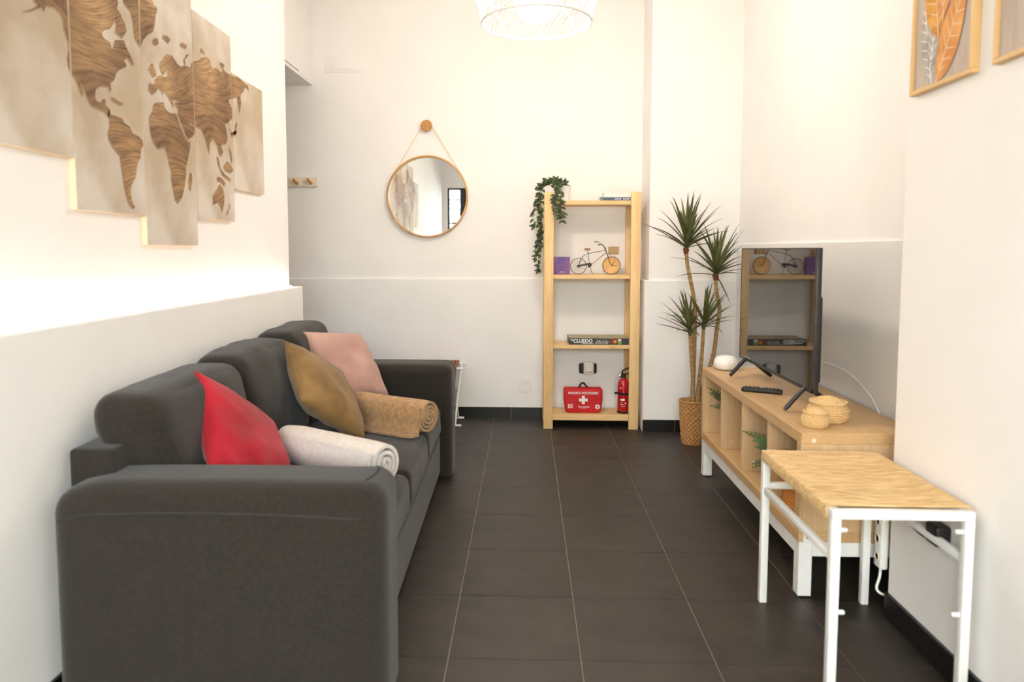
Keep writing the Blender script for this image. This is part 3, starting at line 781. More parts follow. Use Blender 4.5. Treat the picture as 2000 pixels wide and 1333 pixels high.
# ================================================================== FRAMED LEAF PICTURES
def leaf_shape(b, t, w, n=12, asym=.0):
    b, t = Vector(b), Vector(t); d = t - b; nrm = Vector((-d.y, d.x)).normalized(); out = []
    for k in range(n + 1): q = k / n; out.append(b + d * q + nrm * w * math.sin(math.pi * q ** .8) * (1 + asym))
    for k in range(n - 1, 0, -1): q = k / n; out.append(b + d * q - nrm * w * math.sin(math.pi * q ** .8))
    return [(p.x, p.y) for p in out]
def picture(y_left, w, z0, h, leaves, label):
    r = root('picture_frame', (XR, y_left - w / 2, z0), label, 'picture', 'framed leaf prints')
    X0, X1 = XR - .022, XR; b = .013
    fr = lambda n, mb, m: part(r, n, mb, m, smooth=False)
    for y0, y1, za, zb in ((y_left - w, y_left, z0, z0 + b), (y_left - w, y_left, z0 + h - b, z0 + h), (y_left - b, y_left, z0 + b, z0 + h - b), (y_left - w, y_left - w + b, z0 + b, z0 + h - b)):
        fr('frame_bar', MB().box(X0, X1, y0, y1, za, zb, .0015, 1), 'frame_oak')
    part(r, 'print', MB().box(X0 + .008, X1 - .002, y_left - w + b, y_left - b, z0 + b, z0 + h - b), 'picture_bg', smooth=False)
    iw, ih = w - 2 * b, h - 2 * b
    P = lambda x, y: (y_left - b - x * iw, z0 + b + y * ih)
    for k, (bs, tp, wd, m) in enumerate(leaves):
        xo = X0 + .0078 - .0003 * k * 2
        poly = clip([P(*q) for q in leaf_shape(bs, tp, wd)], y_left - w + b, y_left - b, z0 + b, z0 + h - b)
        if len(poly) < 3: continue
        mb = MB().prism([(y, z) for y, z in poly], (xo, 0, 0), (0, 1, 0), (0, 0, 1), (1, 0, 0), .0002)
        lf = part(r, 'printed_leaf', mb, m, smooth=False)
        vm = MB(); B, T = Vector(bs), Vector(tp); d = T - B; nr = Vector((-d.y, d.x)).normalized()
        def strip(p, q, th):
            p, q = Vector(p), Vector(q); e = q - p
            if e.length < 1e-4: return
            nn = Vector((-e.y, e.x)).normalized() * th
            c = clip([P(*(p + nn)), P(*(q + nn * .4)), P(*(q - nn * .4)), P(*(p - nn))], y_left - w + b, y_left - b, z0 + b, z0 + h - b)
            if len(c) > 2: vm.prism(c, (xo - .0003, 0, 0), (0, 1, 0), (0, 0, 1), (1, 0, 0), .0002)
        strip(B, T, .008)
        for q in range(1, 9):
            t = q / 9.5; ww = wd * math.sin(math.pi * t ** .8) * .9
            for sg in (1, -1): strip(B + d * t, B + d * min(1, t + .10) + nr * ww * sg, .005)
        pv = MB(); pv.v, pv.f = vm.v, vm.f
        if pv.f: part(lf, 'vein', pv, 'leaf_vein' if m != 'leaf_grey' else 'whiteprint', smooth=False)
picture(2.289, .308, 1.664, .43, [((.34, -.02), (.14, .62), .13, 'leaf_grey'), ((.30, .1), (.42, .75), .13, 'leaf_grey'), ((.80, 1.05), (.74, .5), .15, 'leaf_grey'), ((.44, .30), (.26, 1.1), .20, 'leaf_gold'), ((.50, .42), (.58, 1.2), .16, 'leaf_orange'), ((.43, .0), (.93, .66), .165, 'leaf_orange')],
        'oak-framed print of orange and grey leaves, fully in view on the right wall')
picture(1.896, .308, 1.662, .43, [((.45, .2), (.3, .95), .14, 'leaf_grey'), ((.7, .1), (.6, .9), .15, 'leaf_gold'), ((.8, .3), (.85, 1.0), .12, 'leaf_orange')],
        'oak-framed print cut by the right edge of the photograph')

# ================================================================== TELEVISION BENCH
bx0, bx1, by0, by1, bz0, bz1 = .935, 1.342, 2.448, 3.832, .198, .580
bench = root('television_bench', (1.14, 3.14, 0), 'low oak-effect bench with open cubes on a white metal base, carrying the television', 'bench')
bp = lambda n, mb, m, p=None: part(p or bench, n, mb, m, smooth=True)
bp('top_board', MB().box(bx0, bx1, by0, by1, bz1 - .04, bz1, .0018, 1), 'oaky')
bp('bottom_board', MB().box(bx0, bx1, by0, by1, bz0, bz0 + .038, .0018, 1), 'oaky')
for y0 in (by0, by1 - .04):
    sd = bp('side_board', MB().box(bx0, bx1, y0, y0 + .04, bz0 + .038, bz1 - .04, .0012, 1), 'oakz')
    if y0 == by0:
        bp('screw_cap', MB().lathe([(.0001, -.0012), (.007, -.001), (.0075, 0)], 14, (bx0 + .042, by0, .553), 'Y'), 'offwhite', sd)
bp('back_board', MB().box(bx1 - .008, bx1 - .002, by0 + .04, by1 - .04, bz0 + .038, bz1 - .04), 'oakz')
for k in (1, 2, 3):
    y = by0 + .02 + (by1 - by0 - .04) * k / 4
    dv = bp('divider', MB().box(bx0 + .006, bx1 - .01, y - .008, y + .008, bz0 + .038, bz1 - .04, .001, 1), 'oakz')
    for z in (.275, .5):
        bp('screw_cap', MB().lathe([(.0001, -.0012), (.006, -.001), (.0065, 0)], 12, (bx0 + .06, y - .008, z), 'Y'), 'offwhite', dv)
for x in (bx0 + .004, bx1 - .05):
    for y in (by0 + .002, by1 - .048):
        lg = bp('leg', MB().box(x, x + .046, y, y + .046, .006, bz0, .002, 1), 'whitemetal')
        bp('foot_pad', MB().box(x + .004, x + .042, y + .004, y + .042, 0, .006), 'blackplastic', lg)
for x in (bx0 + .004, bx1 - .05):
    bp('apron', MB().box(x, x + .03, by0 + .048, by1 - .048, .147, bz0, .0015, 1), 'whitemetal')
for y in (by0 + .004, by1 - .034):
    bp('apron', MB().box(bx0 + .05, bx1 - .05, y, y + .03, .147, bz0, .0015, 1), 'whitemetal')
br = bp('bracket', MB().box(bx0 + .016, bx0 + .044, by0 - .004, by0 - .0002, .198, .232, .001, 1), 'whitemetal')
bp('screw', MB().lathe([(.0001, -.0035), (.005, -.003), (.0055, 0)], 12, (bx0 + .03, by0 - .004, .218), 'Y'), 'foot', br)

# ---- television
tv = root('television', (1.08, 3.17, bz1), 'flat black television on splayed feet, its screen reflecting the shelf', 'television')
tp = lambda n, mb, m, p=None: part(p or tv, n, mb, m)
ty0, ty1, tz0, tz1 = 2.710, 3.638, .662, 1.2075
tp('housing', MB().box(1.0712, 1.092, ty0, ty1, tz0, tz1, .003, 2), 'tvbody')
tp('rear_bulge', MB().box(1.092, 1.138, ty0 + .09, ty1 - .09, tz0 + .02, tz0 + .36, .012, 2), 'tvbody')
tp('screen', MB().box(1.0695, 1.0712, ty0 + .006, ty1 - .006, tz0 + .014, tz1 - .006), 'screen')
for y0, y1, z0, z1 in ((ty0, ty1, tz0, tz0 + .014), (ty0, ty1, tz1 - .006, tz1), (ty0, ty0 + .006, tz0, tz1), (ty1 - .006, ty1, tz0, tz1)):
    tp('bezel', MB().box(1.0685, 1.0714, y0, y1, z0, z1), 'tvbody')
for y in (2.785, 3.53):
    lg = tp('leg', MB().tube(smooth_path([(1.082, y, .672), (1.06, y, .660), (.992, y - .012, .5878)], 4), [.0095] * 8 + [.0078], 8), 'blackplastic')
    tp('rear_prong', MB().tube(smooth_path([(1.082, y, .672), (1.108, y, .655), (1.19, y - .012, .588)], 4), [.0095] * 8 + [.0078], 8), 'blackplastic', lg)

# ---- things on the bench
rc = root('remote_control', (1.02, 3.145, bz1), 'black remote control lying on the bench in front of the television', 'remote control')
Mx = Matrix.Translation((1.025, 3.145, bz1)) @ Matrix.Rotation(math.radians(-26), 4, 'Z')
b_ = MB().soft(-.085, .085, -.02, .02, .0, .019, .009, (0, 0, .002), 12).xform(Mx)
part(rc, 'casing', b_, 'blackplastic')
for i in range(9):
    for j in range(3):
        if i == 4: continue
        q = MB().soft(-.066 + i * .0165 - .004, -.066 + i * .0165 + .004, -.011 + j * .011 - .0033, -.011 + j * .011 + .0033, .0185, .0222, .0012, n=9).xform(Mx)
        part(rc, 'button', q, 'tvbody')
part(rc, 'navigation_pad', MB().lathe([(.009, .0185), (.009, .0225), (.007, .023), (.0001, .023)], 16).xform(Mx), 'chrome')

pk = root('round_lamp', (1.035, 3.775, bz1), 'smooth white pebble-shaped table lamp at the far end of the bench', 'lamp')
part(pk, 'body', MB().lathe([(.0001, 0), (.038, 0), (.052, .007), (.060, .022), (.061, .038), (.055, .056), (.042, .068), (.022, .074), (.0001, .075)], 36, (1.035, 3.752, bz1)), 'whiteplastic')
part(pk, 'base_ring', MB().lathe([(.034, 0), (.04, .002), (.036, .004)], 36, (1.035, 3.752, bz1)), 'whitemetal')

def lidded(name, c, R, H, label):
    r = root(name, c, label, 'basket', 'lidded seagrass baskets')
    n = 7
    body = MB()
    prof_ = []
    for k in range(57):
        t = k / 56; z = H * .72 * t
        rr = R * (.80 + .20 * math.sin(math.pi * min(1, t * 1.02 + .03)) ** .8)
        prof_.append((rr, z))
    def fn(rr, z, a):
        q = z / (H * .72) * n; w = abs(math.sin(math.pi * q)) ** .6
        return rr - R * .05 * (1 - w) + R * .07 * (abs(math.sin(a * 9 + q * 2.2)) ** .8 - .55), z
    body.lathe([(.0001, .001)] + prof_, 84, c, fn=fn)
    part(r, 'body', body, 'seagrass')
    lid = MB(); lp_ = []
    for k in range(30):
        t = k / 29; lp_.append((R * .86 * (1 - t) + .0001, H * .74 + H * .22 * (1 - (1 - t) ** 2) + H * .03))
    def fl(rr, z, a):
        q = (1 - rr / (R * .86)) * 5; w = abs(math.sin(math.pi * q)) ** .6
        return rr, z - R * .06 * (1 - w) - R * .05 * (1 - abs(math.sin(a * 10 + q * 2.4)) ** .7) * min(1, rr / R * 2)
    lid.lathe([(R * .80, H * .725), (R * .90, H * .74), (R * .91, H * .77)] + lp_, 84, c, fn=fl)
    l = part(r, 'lid', lid, 'seagrass')
    part(l, 'rim', MB().tube([(c[0] + R * .86 * math.cos(a * math.pi / 24), c[1] + R * .86 * math.sin(a * math.pi / 24), c[2] + H * .755 + .0018 * math.sin(a * 3.1)) for a in range(48)], R * .07, 6, closed=True), 'seagrass')
lidded('lidded_basket', (1.098, 2.635, bz1), .071, .092, 'larger round lidded straw basket on the bench under the television')
lidded('lidded_basket', (1.018, 2.545, bz1), .047, .068, 'smaller round lidded straw basket at the bench corner')

cb = single('television_cable', MB().tube(smooth_path([(1.14, 3.2, .70), (1.25, 3.36, .69), (1.335, 3.27, .694), (1.343, 3.06, .69), (1.345, 2.88, .645), (1.347, 2.78, .585), (1.349, 2.74, .50), (1.349, 2.70, .30)], 8), .0032, 8), 'whiteplastic', (1.34, 2.72, .30),
            'thin white cable arching down behind the television', 'cable')

# ---- ferns and basket in the cubes
def frond(mb, base, tip, sag, wd, n=13):
    base, tip = Vector(base), Vector(tip); d = tip - base
    P = [base + d * (k / n) + Vector((0, 0, sag * math.sin(math.pi * k / n))) for k in range(n + 1)]
    mb.tube(P, .0012, 5)
    for k in range(2, n + 1):
        t = (P[k] - P[k - 1]).normalized(); s = t.cross(Vector((-.7, -.6, .45))).normalized()
        L = wd * math.sin(math.pi * (k / n) ** .7 * .93 + .1)
        for sg in (1, -1):
            e = P[k] + (s * sg + t * .55) * L
            w = t * .009
            mid = (P[k] + e) / 2 + Vector((0, 0, .003))
            mb.add([P[k] - w * .5, mid - w * .8, e, mid + w * .8], [(0, 1, 2, 3)])
def fern(c, tips, label):
    r = root('artificial_fern', c, label, 'plant', 'ferns in the bench cubes')
    part(r, 'pot', MB().lathe([(.0001, 0), (.034, 0), (.042, .07), (.044, .075), (.038, .075), (.036, .066), (.0001, .066)], 24, c), 'whiteplastic')
    part(r, 'soil', MB().lathe([(.0001, .069), (.037, .0685)], 18, c), 'soil')
    for t in tips:
        mb = MB(); frond(mb, (c[0], c[1], c[2] + .07), t, .03, .026); part(r, 'frond', mb, 'fern', smooth=False)
zc = bz0 + .038
fern((1.12, 3.60, zc + .0005), [(.955, 3.785, .475), (.96, 3.77, .45), (.965, 3.74, .46), (.97, 3.70, .44), (.955, 3.72, .395), (1.0, 3.56, .50), (1.16, 3.72, .50), (1.22, 3.60, .48), (1.02, 3.68, .49)], 'green fern in the farthest cube of the bench')
fern((1.10, 2.92, zc + .0005), [(.938, 3.10, .418), (.95, 2.98, .42), (.955, 3.02, .40), (.95, 3.0, .29), (.96, 2.93, .40), (.95, 2.97, .385), (.955, 3.02, .30), (.97, 2.90, .36), (1.16, 3.04, .46), (1.2, 2.88, .48), (1.08, 2.86, .49)], 'green fern spilling out of the third bench cube, beside the jute stool')
wb_ = root('wicker_bin', (1.13, 2.645, zc), 'honey-coloured woven basket inside the nearest bench cube', 'basket')
bm_ = MB()
for k in range(12):
    z = zc + .009 + k * .0165
    bm_.tube([(1.13 + sx * (.135 - .003 * math.sin(k)), 2.645 + sy * .12, z + .003 * math.sin(i * 2.6 + k * 3.14)) for i, (sx, sy) in enumerate([(-1 + 2 * q / 12, -1) for q in range(12)] + [(1, -1 + 2 * q / 12) for q in range(12)] + [(1 - 2 * q / 12, 1) for q in range(12)] + [(-1, 1 - 2 * q / 12) for q in range(12)])], .0092, 6, closed=True)
part(wb_, 'woven_side', bm_, 'rattan2')
part(wb_, 'bottom', MB().box(1.0, 1.26, 2.53, 2.76, zc + .0005, zc + .008), 'rattan2')

# ================================================================== JUTE STOOL IN FRONT
rx0, rx1, ry0, ry1, rz = .797, 1.160, 1.862, 2.432, .524
rk = root('jute_stool', (.98, 2.147, 0), 'white metal stool with a wound jute rope top, nearest on the right', 'stool')
rp = lambda n, mb, m='whitemetal', p=None: part(p or rk, n, mb, m)
w = .024
for x in (rx0, rx1 - w):
    for y in (ry0, ry1 - w):
        lg = rp('leg', MB().box(x, x + w, y, y + w, .0, rz - w, .002, 2))
        if y == ry0:
            s = 1 if x == rx0 else -1; xi = x + w if s > 0 else x
            for z in (.468, .245):
                rp('peg', MB().lathe([(.0065, 0), (.0065, s * .016), (.005, s * .0195), (.0001, s * .021)], 14, (xi, y + w / 2, z), 'X'), 'whitemetal', lg)
for y in (ry0, ry1 - w):
    rp('end_rail', MB().box(rx0, rx1, y, y + w, rz - w, rz, .002, 2))
for x in (rx0, rx1 - w):
    rp('side_rail', MB().box(x, x + w, ry0 + w, ry1 - w, rz - w, rz, .002, 2))
    rp('stretcher', MB().box(x + .003, x + w - .003, ry0 + w, ry1 - w, .382, .402, .002, 2))
rp('stretcher', MB().box(rx0 + w, rx1 - w, ry1 - w + .003, ry1 - .003, .396, .416, .002, 2))
rope = MB(); rr = random.Random(5); y = ry0 + w + .004
while y < ry1 - w - .002:
    j = rr.uniform(-.0012, .0012); sg = .010 * math.sin(math.pi * (y - ry0) / (ry1 - ry0)); rad = .0036 + rr.uniform(-.0004, .0005)
    hz = rr.uniform(-.0012, .0016)
    path = [(rx0 + .012, y, rz - w - .004), (rx0 - .004, y, rz - w - .002), (rx0 - .0065, y + j, rz - .012), (rx0 - .003, y + j, rz + .002)]
    for k in range(9):
        t = k / 8; path.append((rx0 + .012 + (rx1 - rx0 - .024) * t, y + j + .0022 * math.sin(3 * t + y * 40), rz + .0045 + hz - sg * math.sin(math.pi * t) ** .7))
    path += [(rx1 + .003, y + j, rz + .002), (rx1 + .0065, y + j, rz - .012), (rx1 + .004, y, rz - w - .002), (rx1 - .012, y, rz - w - .004)]
    rope.tube(path, rad, 6); y += .0066
o = part(rk, 'rope_top', rope, 'jute'); o['kind'] = 'stuff'
under = MB(); y = ry0 + w + .008
while y < ry1 - w:
    under.tube([(rx0 + .01, y, rz - w - .004), ((rx0 + rx1) / 2, y, rz - w - .006), (rx1 - .01, y, rz - w - .004)], .0048, 5); y += .0092
o = part(rk, 'rope_underside', under, 'jute'); o['kind'] = 'stuff'

# ---- power strip and leads by the corner
ps = root('power_strip', (1.186, 2.395, .12), 'white multi-socket strip hanging at the wall corner behind the jute stool', 'power strip')
part(ps, 'casing', MB().soft(1.173, 1.2, 2.365, 2.415, .14, .345, .008, n=10), 'whiteplastic')
for z in (.18, .24, .30):
    part(ps, 'socket', MB().lathe([(.015, 0), (.015, -.003), (.012, -.003), (.011, .004), (.0001, .004)], 18, (1.173, 2.39, z), 'X'), 'offwhite')
part(ps, 'lead', MB().tube(smooth_path([(1.186, 2.39, .14), (1.182, 2.385, .11), (1.171, 2.38, .075), (1.18, 2.37, .06), (1.215, 2.37, .05)], 7), .0045, 8), 'whiteplastic')
single('adapter_lead', MB().tube(smooth_path([(1.167, 2.36, .35), (1.1, 2.345, .37), (1.02, 2.36, .375), (.965, 2.34, .395), (.95, 2.30, .43), (.965, 2.24, .462), (.98, 2.21, .478)], 8), .0025, 8), 'whiteplastic', (1.0, 2.34, .37),
       'thin white lead looping below the jute stool top', 'cable')
ad = root('wall_plug', (XR, 2.03, .405), 'black plug on the right wall behind the jute stool', 'plug')
part(ad, 'body', MB().soft(XR - .045, XR, 2.0, 2.06, .37, .43, .01, n=10), 'blackplastic')
part(ad, 'lead', MB().tube(smooth_path([(XR - .03, 2.06, .40), (XR - .012, 2.09, .365), (XR - .006, 2.15, .352), (XR - .006, 2.25, .365), (XR - .006, 2.32, .385)], 6), .003, 8), 'blackplastic')

# ================================================================== PINE SHELF
sx0, sx1, sy0, sy1, sz = .117, .748, 4.775, 5.05, 1.578
shf = root('pine_shelf', ((sx0 + sx1) / 2, 4.91, 0), 'tall open pine shelving unit with four boards against the back wall', 'shelf')
shp = lambda n, mb, m: part(shf, n, mb, m)
pw, pt_ = .063, .024
for x in (sx0, sx1 - pw):
    for y in (sy0, sy1 - pt_):
        shp('post', MB().box(x, x + pw, y, y + pt_, 0, sz, .0025, 2), 'pine')
levels = [(1.523, .028), (1.034, .027), (.566, .027), (.093, .040)]
for zt, th in levels:
    shp('shelf_board', MB().box(sx0 + .004, sx1 - .004, sy0 + pt_, sy1 - pt_, zt - th, zt, .002, 1), 'pinex')
    for x in (sx0 + .004, sx1 - .028):
        shp('side_rail', MB().box(x, x + .024, sy0 + pt_, sy1 - pt_, zt - th - .035, zt - th, .0015, 1), 'pine')
SH1, SH2, SH3, SH4 = [l[0] for l in levels]

# ---- trailing plant
pc = (.252, 4.872, SH1)
tpn = root('trailing_plant', pc, 'trailing green vine in a white pot on top of the pine shelf', 'plant')
part(tpn, 'pot', MB().lathe([(.0001, 0), (.031, 0), (.042, .095), (.044, .1), (.039, .1), (.037, .09), (.0001, .088)], 28, pc), 'whiteplastic')
part(tpn, 'soil', MB().lathe([(.0001, .0925), (.0365, .092)], 20, pc), 'soil')
vl = []
for q in range(3):
    L = [.040, .034, .029][q]; mb = MB(); n = 5
    rows = []
    for k in range(n + 1):
        t = k / n; wd = L * .27 * math.sin(math.pi * (t ** .75) * .98 + .02); z = .006 * math.sin(math.pi * t)
        rows.append([(-wd, L * t, z + wd * .25), (0, L * t, z), (wd, L * t, z + wd * .25)])
    for r_ in rows: mb.v += [Vector(p) for p in r_]
    for k in range(n):
        for c in (0, 1): a = k * 3 + c; mb.f.append((a, a + 1, a + 4, a + 3))
    vl.append(mb.mesh('leaf', 'vine'))
rv = random.Random(11)
top = Vector((pc[0], pc[1], SH1 + .1))
vines = [
    [top, (.15, 4.89, 1.66), (.105, 4.88, 1.61), (.095, 4.88, 1.50), (.10, 4.88, 1.38), (.088, 4.87, 1.27), (.082, 4.87, 1.18)],
    [top, (.16, 4.82, 1.66), (.105, 4.815, 1.60), (.10, 4.81, 1.48), (.102, 4.81, 1.36), (.10, 4.82, 1.30)],
    [top, (.19, 4.86, 1.665), (.13, 4.855, 1.635), (.098, 4.85, 1.57), (.096, 4.85, 1.42), (.10, 4.85, 1.26), (.092, 4.85, 1.12), (.085, 4.85, 1.06)],
    [top, (.18, 4.88, 1.66), (.11, 4.87, 1.63), (.085, 4.87, 1.54), (.09, 4.87, 1.36), (.075, 4.86, 1.22), (.07, 4.86, 1.14)],
    [top, (.17, 4.84, 1.65), (.10, 4.84, 1.62), (.08, 4.84, 1.53), (.098, 4.84, 1.40), (.10, 4.845, 1.28), (.099, 4.845, 1.20)],
    [top, (.16, 4.87, 1.65), (.09, 4.86, 1.60), (.072, 4.86, 1.50), (.045, 4.86, 1.43), (.055, 4.86, 1.36)],
    [top, (0.187, 4.80, 1.64), (0.182, 4.765, 1.58), (0.194, 4.762, 1.50), (0.200, 4.762, 1.46)],
    [top, (0.217, 4.80, 1.64), (0.222, 4.768, 1.58), (0.227, 4.764, 1.48), (0.230, 4.764, 1.39)],
    [top, (0.207, 4.80, 1.65), (0.204, 4.762, 1.57), (0.217, 4.758, 1.50), (0.244, 4.758, 1.43)],
    [top, (0.197, 4.80, 1.645), (0.187, 4.758, 1.56), (0.190, 4.756, 1.47), (0.214, 4.756, 1.41)],
]
def put_leaf(parent, p, d, data):
    d = Vector(d).normalized(); s = d.cross(Vector((rv.uniform(-.4, .4), -1, rv.uniform(-.2, .6)))).normalized(); n_ = s.cross(d)
    o = link('leaf', data, parent)
    o.matrix_local = Matrix.Translation(Vector(p) - Vector(pc)) @ Matrix((s, d, n_)).transposed().to_4x4()
for P in vines:
    path = smooth_path(P, 6)
    v = part(tpn, 'vine', MB().tube(path, .0013, 5), 'stem')
    step = 2
    for k in range(4, len(path), step):
        p = path[k]
        for sgn in (1, -1):
            if p.z > 1.585 and p.x > .19 and rv.random() < .3: continue
            dx = sgn * rv.uniform(.35, 1.0) * (-1 if rv.random() < .1 else 1)
            if p.x < .115: dx = -abs(dx) if rv.random() < .75 else .15
            d = (dx, rv.uniform(-.5, .1), rv.uniform(-.9, .15) if p.z < 1.6 else rv.uniform(-.3, .9))
            put_leaf(v, p, d, vl[rv.randrange(3)])
tuft = part(tpn, 'tuft', MB().tube([tuple(top), (top.x, top.y, top.z + .02)], .0015, 5), 'stem')
for k in range(34):
    a = rv.uniform(0, 6.283); e = rv.uniform(.1, 1.2)
    d = (math.cos(a) * math.cos(e), math.sin(a) * math.cos(e), math.sin(e))
    put_leaf(tuft, top + Vector((rv.uniform(-.075, .008), rv.uniform(-.025, .025), rv.uniform(-.002, .03) if k % 3 else .01)), d, vl[k % 3])

# ---- books
def book(x0, x1, y0, y1, z0, z1, cover, label):
    r = root('book', ((x0 + x1) / 2, (y0 + y1) / 2, z0), label, 'book', 'books on the top shelf')
    c = MB().box(x0, x1, y0, y1, z0, z0 + .0018).box(x0, x1, y0, y1, z1 - .0018, z1).box(x0, x1, y0, y0 + .0018, z0 + .0018, z1 - .0018)
    part(r, 'cover', c, cover, smooth=False)
    part(r, 'pages', MB().box(x0 + .003, x1 - .003, y0 + .0018, y1 - .004, z0 + .0018, z1 - .0018), 'paper', smooth=False)
    return r
b1 = book(.486, .682, 4.80, 4.94, SH1, SH1 + .021, 'bluebook', 'blue book lying lowest on top of the pine shelf')
for k in range(9):
    if k in (4,): continue
    part(b1, 'spine_mark', MB().box(.578 + k * .011, .586 + k * .011, 4.7994, 4.80, SH1 + .0065, SH1 + .0125 + .002 * (k % 2)), 'whiteprint', smooth=False)
part(b1, 'spine_mark', MB().box(.494, .499, 4.7994, 4.80, SH1 + .007, SH1 + .013), 'whiteprint', smooth=False)
book(.506, .682, 4.802, 4.93, SH1 + .021, SH1 + .037, 'whiteprint', 'white book in the middle of the stack of three')
book(.510, .682, 4.808, 4.92, SH1 + .037, SH1 + .052, 'paper', 'cream book on top of the stack of three')

# ---- purple box
pb = root('purple_box', (.238, 4.862, SH2), 'small purple square box beside the bicycle clock', 'box')
part(pb, 'body', MB().box(.183, .291, 4.848, 4.892, SH2, SH2 + .118, .0015, 1), 'purple')
part(pb, 'white_mark', MB().tube(arc((.236, 4.8475, SH2 - .006), .024, math.radians(55), math.radians(125), 8), .0016, 6), 'whiteprint')

# ---- bicycle clock
bk = root('bicycle_clock', (.46, 4.88, SH2), 'black wire bicycle ornament whose front wheel is a clock', 'clock')
BY = 4.88
def bz(zx, zy, dy=0.0):
    px, py = 1070 + zx / 13.333, 465 + zy / 13.333
    return ((px - 1028) / 288.0 - .004, BY + dy, 1.2 - (py - 488) / 288.0 + .0)
def bt(n, pts, r, mat='wire', parent=None, sm=True): return part(parent or bk, n, MB().tube(smooth_path(pts, 4) if sm else pts, r, 8), mat)
RW = Vector(bz(800, 712)); R1 = RW.z - SH2 - .0022
RW = Vector((RW.x, BY, SH2 + .0555)); R1 = .0533
rw = part(bk, 'rear_wheel', MB().tube(arc(RW, R1, 0, 2 * math.pi * 47 / 48, 47), .0022, 8, closed=True), 'wire')
for k in range(14):
    a = 2 * math.pi * k / 14
    part(rw, 'spoke', MB().tube([RW, RW + Vector((math.cos(a), 0, math.sin(a))) * R1], .0008, 5), 'wire')
part(rw, 'hub', MB().lathe([(.0001, -.006), (.009, -.006), (.009, .006), (.0001, .006)], 16, RW, 'Y'), 'wire')
FW = Vector((bz(1650, 712)[0], BY, SH2 + .0605)); R2 = .0575
fw_ = part(bk, 'front_wheel', MB().tube(arc(FW, R2, 0, 2 * math.pi * 47 / 48, 47), .003, 8, closed=True), 'wire')
part(fw_, 'dial', MB().lathe([(.0001, -.003), (.056, -.003), (.056, .003), (.0001, .003)], 40, FW, 'Y'), 'dial')
for k in range(12):
    a = math.radians(90 - 30 * k); d = Vector((math.cos(a), 0, math.sin(a))); s = Vector((-d.z, 0, d.x))
    part(fw_, 'hour_mark', MB().tube([FW + d * .043 + Vector((0, -.0034, 0)), FW + d * .05 + Vector((0, -.0034, 0))], .001, 5), 'wire')
for a, L, r_ in ((math.radians(55), .038, .0016), (math.radians(-3), .034, .0018)):
    part(fw_, 'clock_hand', MB().tube([FW + Vector((0, -.0045, 0)), FW + Vector((math.cos(a) * L, -.0045, math.sin(a) * L))], [r_, r_ * .5], 6), 'wire')
part(fw_, 'hand_hub', MB().lathe([(.0001, -.006), (.0035, -.006), (.0035, -.003)], 12, FW, 'Y'), 'wire')
bt('frame_tube', [bz(1040, 415), bz(1250, 365), bz(1480, 325)], .0019)
bt('frame_tube', [bz(1150, 680), bz(1490, 395)], .0019)
bt('frame_tube', [bz(1030, 320), bz(1048, 430), bz(1075, 620)], .0019)
for dy in (-.008, .008):
    bt('seat_stay', [bz(1040, 415, 0), bz(950, 450, dy), bz(870, 540, dy), (RW.x, BY + dy, RW.z + .002)], .0016)
    bt('chain_stay', [(RW.x, BY + dy, RW.z), bz(1090, 690, dy)], .0016)
    bt('fork', [bz(1500, 300, 0), bz(1520, 380, dy), bz(1560, 490, dy), (FW.x - .012, BY + dy, FW.z + .02), (FW.x, BY + dy, FW.z)], .0017)
bt('head_tube', [bz(1480, 250), bz(1520, 400)], .003, sm=False)
bt('handlebar', [bz(1480, 300), bz(1440, 205, -.006), bz(1340, 140, -.022), bz(1250, 100, -.03), bz(1200, 105, -.032)], .0018)
bt('handlebar', [bz(1480, 300), bz(1450, 230, .006), bz(1400, 175, .022), bz(1340, 170, .03), bz(1310, 185, .032)], .0018)
for p, q in ((bz(1260, 100, -.03), bz(1195, 106, -.033)), (bz(1365, 172, .028), bz(1310, 188, .033))):
    bt('grip', [p, q], .0032, sm=False)
part(bk, 'chain_guard', MB().prism([(RW.x - .006, RW.z + .006), (bz(1100, 610)[0], RW.z + .024), (bz(1130, 610)[0], RW.z + .02), (bz(1150, 690)[0], RW.z + .006), (bz(1100, 760)[0], RW.z - .008), (bz(1050, 760)[0], RW.z - .008), (bz(1040, 660)[0], RW.z + .010), (RW.x + .004, RW.z - .004)], (0, BY - .006, 0), (1, 0, 0), (0, 0, 1), (0, 1, 0), .012), 'wire', smooth=False)
part(bk, 'saddle', MB().soft(bz(950, 0)[0], bz(1105, 0)[0], BY - .007, BY + .007, bz(0, 320)[2], bz(0, 275)[2] + .002, .004, n=10), 'leather')
bt('kickstand', [bz(1090, 740, -.008), (bz(1160, 0)[0], BY - .016, SH2 + .0015)], .0016, sm=False)
bt('pedal_crank', [bz(1090, 690, -.01), bz(1055, 775, -.012)], .0018, sm=False)
bkt = part(bk, 'basket', MB().soft(bz(1575, 0)[0], bz(1825, 0)[0], BY - .022, BY + .022, bz(0, 420)[2], bz(0, 225)[2], .004, n=10), 'crate')
for k in range(4):
    z = bz(0, 400)[2] + k * .0125
    part(bkt, 'slat', MB().box(bz(1575, 0)[0] - .002, bz(1825, 0)[0] + .002, BY - .0245, BY - .0215, z, z + .008), 'crate', smooth=False)
bt('basket_bracket', [bz(1530, 430), bz(1620, 425)], .0014, sm=False)

